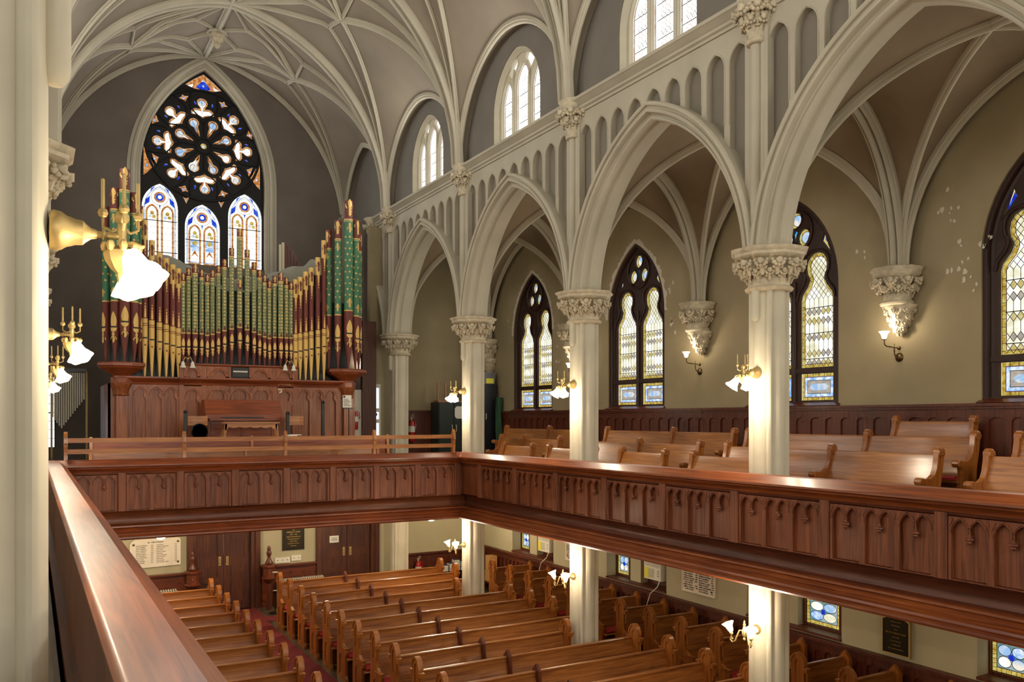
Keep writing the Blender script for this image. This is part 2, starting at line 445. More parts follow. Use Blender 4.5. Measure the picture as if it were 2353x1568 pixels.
struct(sl.build('trim_right_window_sills', 'darkx', loc=O0))

# end wall above the organ with the great window opening
RC = (4.17, 7.58)
w = MB(); w.plate(rect(-.3, 8.75, ZG, 10.6), [lancet(RC[0], 1.66, 4.25, 6.6, 9.68, 14), rect(-.25, .56, -.75, 1.1)], YB, YB+.45, fy)
struct(w.build('wall_back', 'dusk', loc=O0))
prof = [(0,.10), (0,-.02), (.05,-.05), (.09,-.02), (.12,-.02), (.14,-.09), (.19,-.11), (.24,-.09), (.26,-.04), (.30,-.04), (.34,-.02), (.34,.02)]
def arch_sweep(mb, fn, cx, hw, z0, zs, za, prof, n=14, mi=None, ratio=1.0):
    """moulding carried round a pointed arch; prof = (outward from the opening, depth)"""
    pts = lancet(cx, hw, z0, zs, za, n, ratio)
    k = len(pts); rings = []
    for i, (u, v) in enumerate(pts):
        a = pts[max(i-1, 0)]; c = pts[min(i+1, k-1)]
        e1 = Vector((u-a[0], v-a[1])); e2 = Vector((c[0]-u, c[1]-v))
        if e1.length < 1e-6: e1 = e2
        if e2.length < 1e-6: e2 = e1
        e1.normalize(); e2.normalize()
        n1 = Vector((e1.y, -e1.x)); n2 = Vector((e2.y, -e2.x)); m = (n1+n2).normalized(); q = 1/max(.6, m.dot(n1))
        rings.append([fn(u + m.x*p*q, v + m.y*p*q, w) for p, w in prof])
    return mb.loft(rings, True, True, mi)
w = MB(); arch_sweep(w, lambda u, v, q: (u, YB+q, v), RC[0], 1.63, 3.2, 6.6, 9.64, prof, 18)
struct(w.build('trim_rose_window_arch', 'trimw', loc=O0))

# wall under the organ gallery, with the doors
w = MB(); w.plate(rect(-3.0, XW+.3, ZF, ZG), [rect(3.48, 4.82, ZF-.001, -2.15), rect(6.66, 7.98, ZF-.001, -2.15)], YD, YD+.25, fy)
struct(w.build('wall_back_lower', 'pale', loc=O0))
w = MB(); w.plate(rect(7.95, XW+.3, ZG, 5.2), [rect(8.0, 8.24, ZG-.001, 1.0)], YD, YD+.2, fy)
struct(w.build('wall_back_aisle', 'olive', loc=O0)); 
w = MB(); w.box(2*XC-XW-.3, -.1, YD, YD+.2, ZG, 5.2); struct(w.build('wall_back_aisle_left', 'olive', loc=O0))
# unseen wall behind the camera; its glowing chancel windows are added as fill
w = MB(); w.plate(rect(-3.2, 11.8, ZF, 10.6), [lancet(2.0, .8, 1.2, 4.8, 7.2), lancet(4.18, .9, 1.2, 6.0, 8.6), lancet(6.36, .8, 1.2, 4.8, 7.2)], YR-.3, YR, fy)
struct(w.build('wall_front', 'pale', loc=O0))
w = MB()
for cx, hw, zs, za in ((2.0, .8, 4.8, 7.2), (4.18, .9, 6.0, 8.6), (6.36, .8, 4.8, 7.2)): w.plate(lancet(cx, hw, 1.2, zs, za), [], YR-.2, YR-.22, fy)
M['g_chancel_fill'] = glow('unseen_chancel_fill_glow', '#f4f2ea', 7.0, sample=True)
struct(w.build('window_20', 'g_chancel_fill', loc=O0))

# ------------------------------------------------------------------ nave arcade wall
def ext_z(y, c, D, zs, za):
    s = D - abs(y - c)
    if s <= 0: return zs
    H = za - zs; R = (H*H + D*D) / (2*D) * 1.13; c_ = sqrt(D*D + H*H); q = sqrt(R*R - c_*c_/4)
    cx, cz = D/2 + q*H/c_, H/2 - q*D/c_
    return zs + max(0, cz + sqrt(max(0, R*R - (s-cx)**2)))
ARC = [(MIDS[i], 1.95, 4.64) for i in range(5)] + [(MIDE, 1.30, 4.22)]
w = MB(); tr = MB()
for c, D, za in ARC:
    hb = D + .27 if c != MIDE else (YB - PY[4]) / 2
    y0, y1 = c - hb, c + hb
    n = 44; top = []; 
    pts = [(y0 + (y1-y0)*i/n) for i in range(n+1)]
    lo = [(y, ext_z(y, c, D+.07, ZCAP, za+.09)) for y in pts]
    w.plate([(y0, 5.5)] + lo + [(y1, 5.5)], [], 8.395, 8.66, fx)
    # blind lancets: one board per pitch, pointed head, mullions running down to the arch
    s0, s1 = y0 + .19, y1 - .19
    k = 9 if c != MIDE else 7
    p = (s1 - s0) / k; mw = .055
    for i in range(k):
        a, e = s0 + p*i, s0 + p*(i+1); mid = (a+e)/2
        top = 5.42; zs, zt = 4.84, 5.08
        f = lambda y: min(ext_z(y, c, D+.14, ZCAP, za+.16), 4.99)
        hd = lancet(mid, p/2-mw, max(zs, f(mid)) if f(mid) > zs else zs, zs, zt, 6)
        head = [(u, max(v, f(u))) for u, v in hd[1:-1]]
        out = [(a, top), (a, f(a)), (a+mw, f(a+mw))] + [q for q in head[::-1]] + [(e-mw, f(e-mw)), (e, f(e)), (e, top)]
        tr.plate(out, [], 8.30, 8.40, fx)
        # fine raised bead round each lancet
        bd = lancet(mid, p/2-mw+.012, max(zs-.8, f(mid)+.1), max(zs, f(mid)), zt+.02, 6)
        bd = [(u, max(v, f(u))) for u, v in bd]
        tr.tube([(8.30, u, v) for u, v in bd], .012, 5)
    for a, e in ((y0, s0), (s1, y1)):
        tr.plate([(a, 5.42), (a, 2.3), (e, 2.3), (e, 5.42)], [], 8.32, 8.40, fx)
wn = struct(w.build('wall_right_arcade', 'recess', loc=O0)); mirror(wn).name = 'wall_left_arcade'
wt = struct(tr.build('trim_right_blind_arcade', 'trimw', loc=O0, smooth=30)); mirror(wt).name = 'trim_left_blind_arcade'
# archivolts: hood, rolls and hollows, then the flat soffit; the same on the aisle side
ap = [(.22,8.42), (.22,8.17), (.20,8.14), (.17,8.135), (.15,8.15), (.145,8.185), (.115,8.195), (.105,8.165), (.085,8.155), (.06,8.165), (.05,8.20), (.045,8.245), (.02,8.27), (.0,8.275), (-.005,8.255), (-.03,8.25), (-.045,8.27), (-.045,8.31), (-.02,8.335), (-.01,8.38),
      (-.02,8.42), (-.05,8.435), (-.055,8.47), (-.055,8.57), (-.05,8.61), (-.02,8.62), (-.01,8.66), (0,8.70), (.06,8.76), (.15,8.78), (.22,8.70)]
i = 0
for c, D, za in ARC:
    i += 1
    a = MB(); arch_sweep(a, lambda u, v, q: (q, u, v), c, D, ZCAP, ZCAP+.001, za, ap, 26, None, 1.13)
    o = struct(a.build('trim_arch_%d' % i, 'trimw', loc=O0, smooth=28)); mirror(o).name = 'trim_arch_%d' % (i+10)
# string course
sp = [(8.40,5.30), (8.27,5.32), (8.27,5.36), (8.235,5.38), (8.235,5.42), (8.20,5.44), (8.16,5.49), (8.13,5.50), (8.13,5.55), (8.16,ZS), (8.42,5.60), (8.42,5.30)]
a = MB(); a.loft([[(x, y, z) for x, z in sp] for y in (YR, YB)])
o = struct(a.build('trim_right_string_course', 'trimw', loc=O0)); mirror(o).name = 'trim_left_string_course'
# clerestory wall
w = MB(); w.plate(rect(YR, YB, 5.45, 8.6), [lancet(m, .93, 5.62, 6.30, 7.38, 10) for m in MIDS + REAR], 8.34, 8.75, fx)
o = struct(w.build('wall_right_clerestory', 'clere', loc=O0)); mirror(o).name = 'wall_left_clerestory'

for j, m in enumerate(REAR):
    w = MB(); w.plate(lancet(m, .95, 5.6, 6.30, 7.4), [], 8.5, 8.52, fx); o = struct(w.build('window_%d' % (80+j), 'g_sky', loc=O0)); mirror(o).name = 'window_%d' % (85+j)  # plain glowing clerestory windows, added out of view as fill
    w = MB(); w.plate(lancet(m, .98, .2, 2.25, 3.82), [], XW+.1, XW+.12, fx); o = struct(w.build('window_%d' % (90+j), 'g_aisle', loc=O0)); mirror(o).name = 'window_%d' % (95+j)  # likewise for the aisle: glow plates added out of view
w = MB(); w.plate([(YR, 2.24), (PYX[0], 2.24), (PYX[0], 5.5), (YR, 5.5)], [], 8.36, 8.66, fx); o = struct(w.build('wall_right_rear', 'recess', loc=O0)); mirror(o).name = 'wall_left_rear'
w = MB(); w.box(8.66, XW, YR, PYX[0], 4.3, 4.4); o = struct(w.build('ceiling_aisle_rear', 'avault', loc=O0)); mirror(o).name = 'ceiling_aisle_rear_left'
# ------------------------------------------------------------------ vaults
SX = 8.16
def fan_h(D, H, r):
    if H >= D: R = (H*H + D*D) / (2*D); return sqrt(max(0, 2*R*r - r*r))
    q = max(0, min(1, r / D)); return H * sqrt(max(0, 1 - (1-q)**2))
def zr(p):
    p = min(1, max(0, p)); return ZS + 2.13 + 2.35 * (1 - (1-p)**1.55)      # height of the ridge from the lunette (p=0) to the crown (p=1)
AX = SX - XC
def nave_z(dx, dy, bb):
    """height over a point dx in from the wall and dy along from the springer"""
    if dx < 1e-6 and dy < 1e-6: return ZS
    if dy * AX >= dx * bb: k = bb / dy; T = (dx*k, bb); H = zr(T[0]/AX) - ZS
    else: k = AX / dx; T = (AX, dy*k); H = 10.05 - ZS
    D = sqrt(T[0]**2 + T[1]**2); r = sqrt(dx*dx + dy*dy)
    return ZS + fan_h(D, H, min(r, D))
def vault_quarter(mb, yp, sy, bb):
    """cell surface between springer, wall, crown"""
    tg = [(AX*(i/16)**1.3, bb) for i in range(17)] + [(AX, bb*(1-i/8)) for i in range(1, 9)]
    rings = []
    for tx, ty in tg:
        rings.append([(SX - tx*q, yp + sy*ty*q, nave_z(tx*q, ty*q, bb)) for q in [(j/22)**1.8 for j in range(23)]])
    mb.loft(rings, False, False)
    fm = [(yp + sy*bb*q, nave_z(0, bb*q, bb)) for q in [(j/22)**1.8 for j in range(23)]]
    mb.loft([[(SX, y, z) for y, z in fm], [(8.38, y, z) for y, z in fm]], False, False)
def rib(mb, pts, w, d):
    w = w*.86
    pts = [Vector(p) for p in pts]; h = (pts[-1]-pts[0]); h.z = 0; sd = Vector((-h.y, h.x, 0)).normalized()
    prof = [(-w/2, .03), (-w/2, -d*.35), (-w*.30, -d*.45), (-w*.28, -d*.8), (-w*.12, -d), (w*.12, -d), (w*.28, -d*.8), (w*.30, -d*.45), (w/2, -d*.35), (w/2, .03)]
    def fr(i):
        t = (pts[min(i+1, len(pts)-1)] - pts[max(i-1, 0)]).normalized()
        nn = sd.cross(t).normalized()
        if nn.z < 0: nn = -nn
        return sd, nn
    mb.sweep(prof, pts, fr)
def rib_nave(mb, yp, sy, bb, a, b_, w=.10, d=.10, n=18):
    pts = []
    for i in range(n+1):
        q = i/n
        if a == (0, 0): q = q**1.7
        dx, dy = a[0]+(b_[0]-a[0])*q, a[1]+(b_[1]-a[1])*q
        pts.append((SX-dx, yp+sy*dy, nave_z(dx, dy, bb)))
    rib(mb, pts, w, d)
vs = MB(); rb = MB(); rg = MB()
for k in (1, 2, 3):
    for sy in (-1, 1): vault_quarter(vs, PYX[0]-BAY*k, sy, BAY/2)
for i in range(len(PYX)):
    yp = PYX[i]
    sides = [(-1, BAY/2), (1, BAY/2 if i < len(PYX)-1 else (YB-PY[4])/2)]
    for sy, bb in sides:
        vault_quarter(vs, yp, sy, bb)
        if i == 0 and sy < 0: continue
        A = (AX*.49, bb); Lp = (AX*.49, bb*.58); Np = (AX*.845, bb*.64); Cn = (AX, 0); B = (AX, bb); S = (0, 0)
        for p, q, ww, dd in ((S, A, .11, .11), (S, Lp, .09, .09), (Lp, Cn, .09, .09), (A, Lp, .085, .08), (A, Cn, .10, .10), (A, Np, .085, .08), (Np, Cn, .085, .08), (Np, B, .085, .08),
                             ):
            rib_nave(rb, yp, sy, bb, p, q, ww, dd)
        rib_nave(rg, yp, sy, bb, Cn, B, .20, .13, 6)                      # ridge
        rib_nave(rb, yp, sy, bb, S, (.05, bb), .13, .10)                  # wall rib
    for off in (-.10, .10):                                               # twin transverse ribs
        rib(rb, [(SX-AX*q, yp+off, nave_z(AX*q, 0, 2)) for q in [(j/20)**1.6 for j in range(21)]], .12, .14)
bb = (YB-PY[4])/2                                                          # half springers against the end wall
vault_quarter(vs, YB, -1, bb)
A = (AX*.49, bb); Lp = (AX*.49, bb*.58); Np = (AX*.845, bb*.64); Cn = (AX, 0); B = (AX, bb); S = (0, 0)
for p, q, ww in ((S, A, .10), (S, Lp, .09), (Lp, Cn, .09), (A, Lp, .085), (A, Cn, .10), (A, Np, .085), (Np, Cn, .085), (Np, B, .085)): rib_nave(rb, YB, -1, bb, p, q, ww, .09)
rib_nave(rg, YB, -1, bb, Cn, B, .20, .13, 6); rib_nave(rb, YB, -1, bb, S, (.05, bb), .12, .10)
rib(rb, [(SX-AX*q, YB-.06, nave_z(AX*q, 0, 2)) for q in [(j/20)**1.6 for j in range(1, 21)]], .14, .12)
o = struct(vs.build('ceiling', 'vault', loc=O0, smooth=60)); mirror(o).name = 'ceiling_left_half'
o = struct(rb.build('trim_vault_ribs', 'trimw', loc=O0, smooth=30)); mirror(o).name = 'trim_vault_ribs_left'
struct(rg.build('trim_ridge_rib', 'trimw', loc=O0, smooth=30))
# carved boss hanging at the crown of the end bay
t_ = thing('ceiling_boss', (XC, MIDE, 9.95), 'small carved plaster boss hanging from the vault ridge nearest the great window', 'boss')
b = MB(); b.lathe([(.19, 9.95), (.21, 9.88), (.15, 9.84), (.16, 9.80), (.11, 9.74), (.07, 9.72), (.085, 9.66), (.05, 9.60), (.0, 9.56)], (XC, MIDE, 0), 16, flute=.12, nf=8)
b.build('pendant', 'foliage', t_)
b = MB(); b.lathe([(.24, 10.0), (.26, 9.96), (.24, 9.93)], (XC, MIDE, 0), 20); b.build('ring', 'trimw', t_)
# roof backing so no light leaks in
b = MB(); b.box(-3.2, 11.9, YR-.3, 24.9, 10.65, 10.75); struct(b.build('ceiling_roof_boards', 'dusk', loc=O0))

# aisle vaults
X0, X1 = 8.65, XW - .10
AXC, AA = (X0+X1)/2, (X1-X0)/2
HK = 4.74 - ZCAP
def g_(s): s = max(0, min(1, s)); k = 1.22; return sqrt(max(0, (2*k*s - s*s) / (2*k-1)))
def aisle_z(dx, dy, bb): return ZCAP + HK * max(g_(dx/AA), g_(dy/bb))
va = MB(); ra = MB()
for m in MIDS:
    bb = BAY/2; N = 24
    rows = []
    for i in range(N+1):
        y = m - bb + 2*bb*(.5-.5*cos(PI*i/N)); row = []
        for j in range(N+1):
            q = .5-.5*cos(PI*j/N); x = X0 + (X1-X0)*q
            dx, dy = min(x-X0, X1-x), min(y-(m-bb), (m+bb)-y)
            row.append((x, y, aisle_z(dx, dy, bb)))
        rows.append(row)
    fl_ = []; n1 = N+1
    for i in range(N):
        for j in range(N):
            a, b_, c_, d_ = i*n1+j, i*n1+j+1, (i+1)*n1+j+1, (i+1)*n1+j
            fl_ += [(a, b_, c_), (a, c_, d_)] if (i < N/2) == (j < N/2) else [(a, b_, d_), (b_, c_, d_)]
    va.add([q_ for r_ in rows for q_ in r_], fl_)
    for sx in (-1, 1):
        for sy in (-1, 1):
            pts = []
            for j in range(21):
                q = (j/20)**1.7
                pts.append((AXC + sx*AA*(1-q), m + sy*bb*(1-q), ZCAP + HK*g_(q)))
            rib(ra, pts, .11, .11)
    pts = [(X1-.03, m-bb+.05+(2*bb-.1)*j_, ZCAP + HK*g_(min(1, min(j_*2, 2-j_*2)))) for j_ in [.5-.5*cos(PI*j/36) for j in range(37)]]
    rib(ra, pts, .09, .12)
for yp in PYX:
    for off, wd, dp in ((-.08, .09, .15), (.08, .09, .15), (0, .14, .20)):
        pts = [(X0 + 2*AA*q, yp+off, ZCAP + HK*g_(min(1, min(q*2, 2-q*2)))) for q in [.5-.5*cos(PI*j/36) for j in range(37)]]
        rib(ra, pts, wd, dp)
o = struct(va.build('ceiling_aisle_right', 'avault', loc=O0, smooth=22)); mirror(o).name = 'ceiling_aisle_left'
o = struct(ra.build('trim_aisle_ribs', 'trimw', loc=O0, smooth=30)); mirror(o).name = 'trim_aisle_ribs_left'

# ------------------------------------------------------------------ columns
def rad_fn(a):
    """clustered section: four broad lobes and four small rolls on the diagonals"""
    r = 0
    for k in range(4):
        t = a - k*PI/2; cx, R = .075, .148
        s = cx*sin(t)
        if abs(s) < R: r = max(r, cx*cos(t) + sqrt(R*R - s*s))
        t = a - k*PI/2 - PI/4; cx, R = .222, .036
        s = cx*sin(t)
        if abs(s) < R: r = max(r, cx*cos(t) + sqrt(R*R - s*s))
    return max(r, .178)
def section(c, z, k=1.0, n=96): return [(c[0]+k*rad_fn(2*PI*i/n)*cos(2*PI*i/n), c[1]+k*rad_fn(2*PI*i/n)*sin(2*PI*i/n), z) for i in range(n)]
def leaf(mb, c, a, r, z, s):
    """a curled crocket: stem sweeping up and out, folded tip, side lobes"""
    ca, sa = cos(a), sin(a); T = lambda o, q, h: (c[0] + (r+o)*ca - q*sa, c[1] + (r+o)*sa + q*ca, z + h)
    mb.tube([T(-.35*s, 0, -1.5*s), T(-.1*s, 0, -.6*s), T(.35*s, 0, .15*s), T(.75*s, 0, .15*s), T(.85*s, 0, -.25*s)], [.20*s, .32*s, .42*s, .40*s, .15*s], 7)
    for q in (-1, 1):
        mb.ball(T(.30*s, q*.52*s, -.10*s), .34*s, 7, (1, 1, .85)); mb.ball(T(.55*s, q*.38*s, -.38*s), .22*s, 6)
        mb.ball(T(.02*s, q*.46*s, -.62*s), .24*s, 6); mb.ball(T(.42*s, q*.75*s, .22*s), .2*s, 6)
    mb.ball(T(.62*s, 0, -.5*s), .22*s, 6)
def capital(mb, c, z0, z1, r0, r1, nl, tiers=2):
    """bell, two tiers of crockets, moulded abacus"""
    h = z1 - z0; ab = z1 - .27*h
    mb.lathe([(r0*1.0, z0+.03), (r0*1.02, z0+.35*h), (r0*1.18, z0+.6*h), (r1*.78, ab)], (c[0], c[1], 0), 32, flute=.018, nf=16)
    mb.lathe([(r0*1.0, z0-.02), (r0*1.14, z0-.01), (r0*1.20, z0+.02), (r0*1.1, z0+.045), (r0*.98, z0+.05)], (c[0], c[1], 0), 32)
    s = h * .195
    for k in range(nl):
        a = 2*PI*k/nl
        leaf(mb, c, a, r1*.76, ab-.02-.09*h, s)
        leaf(mb, c, a + PI/nl, r0*1.14, z0 + .40*h, s*.80)
    rings = []
    for rr, z in ((.80, ab-.005), (.86, ab+.02*h/.5), (.90, ab+.035*h/.5), (.90, ab+.07*h/.5), (.98, ab+.10*h/.5), (.99, z1-.015), (.93, z1)):
        ring = []
        for j in range(48):
            a = 2*PI*j/48; k8 = (a % (PI/4)) - PI/8
            oct_ = cos(PI/8) / cos(k8); ring.append((c[0] + rr*r1*oct_*1.06*cos(a+PI/8), c[1] + rr*r1*oct_*1.06*sin(a+PI/8), z))
        rings.append(ring)
    mb.loft(rings)
def make_column(x, y, label):
    t = thing('column', (x, y, ZF), label, 'column', 'columns of the nave arcade')
    c = (x, y); s = -1 if x > XC else 1
    a = MB(); a.loft([section(c, ZF+.55), section(c, 1.70)], True, False)
    for off in (.05, -.0):
        pass
    # rounded drop of the wall shaft on the nave side, just under the capital
    px_ = x + s*.225
    a.lathe([(.0, 1.285), (.030, 1.29), (.050, 1.315), (.056, 1.35), (.056, 1.74)], (px_+s*.02, y, 0), 14)
    a.build('shaft', 'stone', t, smooth=30)
    a = MB(); capital(a, c, 1.70, ZCAP, .262, .50, 12); a.build('capital', 'foliage', t, smooth=50)
    a = MB(); a.loft([section(c, ZF, 1.55), section(c, ZF+.30, 1.55), section(c, ZF+.36, 1.35), section(c, ZF+.45, 1.30), section(c, ZF+.50, 1.12), section(c, ZF+.56, 1.06)]); a.build('plinth', 'stone', t, smooth=30)
    xs = x + s*.235                                   # vaulting shaft above the capital
    a = MB()
    a.box(min(xs-s*.05, xs+s*.12), max(xs-s*.05, xs+s*.12)-.0, y-.17, y+.17, ZCAP, 5.35) if False else None
    a.lathe([(.075, ZCAP), (.075, 4.92)], (xs, y, 0), 14)
    for q in (-1, 1):
        a.lathe([(.045, ZCAP), (.045, 4.92)], (xs - s*.03, y + q*.105, 0), 10); a.lathe([(.03, ZCAP), (.03, 4.92)], (xs - s*.065, y + q*.165, 0), 8)
    a.box(min(xs, xs-s*.12), max(xs, xs-s*.12), y-.20, y+.20, ZCAP, 5.35)
    a.build('vaulting_shaft', 'trimw', t, smooth=30)
    a = MB(); capital(a, (xs-s*.02, y), 4.93, ZS+.01, .125, .27, 8); a.build('upper_capital', 'foliage', t, smooth=50)
    return t
ordn = ['first', 'second', 'third', 'fourth', 'fifth', 'sixth', 'seventh', 'eighth', 'ninth', 'tenth', 'eleventh', 'twelfth', 'thirteenth', 'fourteenth', 'fifteenth', 'sixteenth']
col0 = make_column(PX, PY[1], 'cream clustered column nearest the camera among those on the right, beside the bright lamps')
lab = ['cream clustered column standing beyond the right edge, before the big window',
       None, 'cream clustered column second from the camera along the right side gallery',
       'cream clustered column at the corner where the right gallery meets the organ gallery',
       'cream clustered column at the far end of the right arcade beside the organ']
for i, l in ((2, lab[2]), (3, lab[3]), (4, lab[4])): dup(col0, (PX, PY[i], ZF), 0, l)
dup(col0, (PX, PY[0], ZF), 0, lab[0])
coll = thing('column', (PXL, PY[0], ZF), 'huge cream clustered column close to the camera at the left edge', 'column', 'columns of the nave arcade')
for ch in kids(col0):
    c_ = ch.copy(); C.objects.link(c_); c_.parent = coll
coll.scale = (-1, 1, 1)
for i, l in ((1, 'cream column on the left whose carved capital peeks out first behind the huge near column'),
             (2, 'cream column on the left whose carved capital shows second below the nearest capital'),
             (3, 'cream column on the left at the corner of the organ gallery, mostly hidden'),
             (4, 'cream column farthest away on the left beside the organ, almost hidden')):
    r = dup(col0, (PXL, PY[i], ZF), 0, l); r.scale = (-1, 1, 1)
# slim respond beside the last column
t_ = thing('slim_respond_column', (8.42, 22.25, ZG), 'slim cream half column just left of the farthest right column, lit by a wall lamp', 'column')
a = MB(); a.loft([[(8.44 + .16*rad_fn(2*PI*i/48)/.22*cos(2*PI*i/48), 22.2 + .16*rad_fn(2*PI*i/48)/.22*sin(2*PI*i/48), z) for i in range(48)] for z in (ZG, 1.72)], True, False); a.build('shaft', 'stone', t_)
a = MB(); capital(a, (8.44, 22.2), 1.70, ZCAP, .17, .33, 8); a.build('capital', 'foliage', t_, smooth=50)
a = MB(); a.lathe([(.07, ZCAP), (.07, 4.92)], (8.27, 22.2, 0), 12); a.box(8.27, 8.36, 22.05, 22.35, ZCAP, 5.35); a.build('vaulting_shaft', 'trimw', t_)
a = MB(); capital(a, (8.27, 22.2), 4.93, ZS+.01, .115, .25, 8); a.build('upper_capital', 'foliage', t_, smooth=50)
# corbels
def make_corbel(y, label):
    t = thing('wall_corbel', (XW, y, 1.25), label, 'corbel', 'carved corbels on the aisle wall')
    c = (XW-.17, y)
    a = MB(); capital(a, c, 1.70, ZCAP, .20, .36, 9); a.build('capital', 'foliage', t, smooth=50)
    a = MB(); a.lathe([(.02, 1.25), (.08, 1.35), (.15, 1.47), (.20, 1.60), (.25, 1.66), (.25, 1.69), (.19, 1.70)], (XW-.1, y, 0), 16)
    for z, r, n in ((1.60, .19, 8), (1.50, .145, 7), (1.41, .095, 6), (1.32, .05, 5)):
        for k in range(n): leaf(a, (XW-.1, y), 2*PI*k/n + z*9, r, z, .055)
    a.build('foliage_cone', 'foliage', t, smooth=50)
    return t
cb0 = make_corbel(PY[1], 'carved plaster corbel on the aisle wall, nearest one, above the right wall lamp')
dup(cb0, (XW, PY[2], 1.25), 0, 'carved plaster corbel on the aisle wall between the first and second columns from the right')
dup(cb0, (XW, PY[3], 1.25), 0, 'carved plaster corbel on the aisle wall half hidden behind the second column')
dup(cb0, (XW, PY[4], 1.25), 0, 'carved plaster corbel farthest away, above the plastic bin on the black locker')
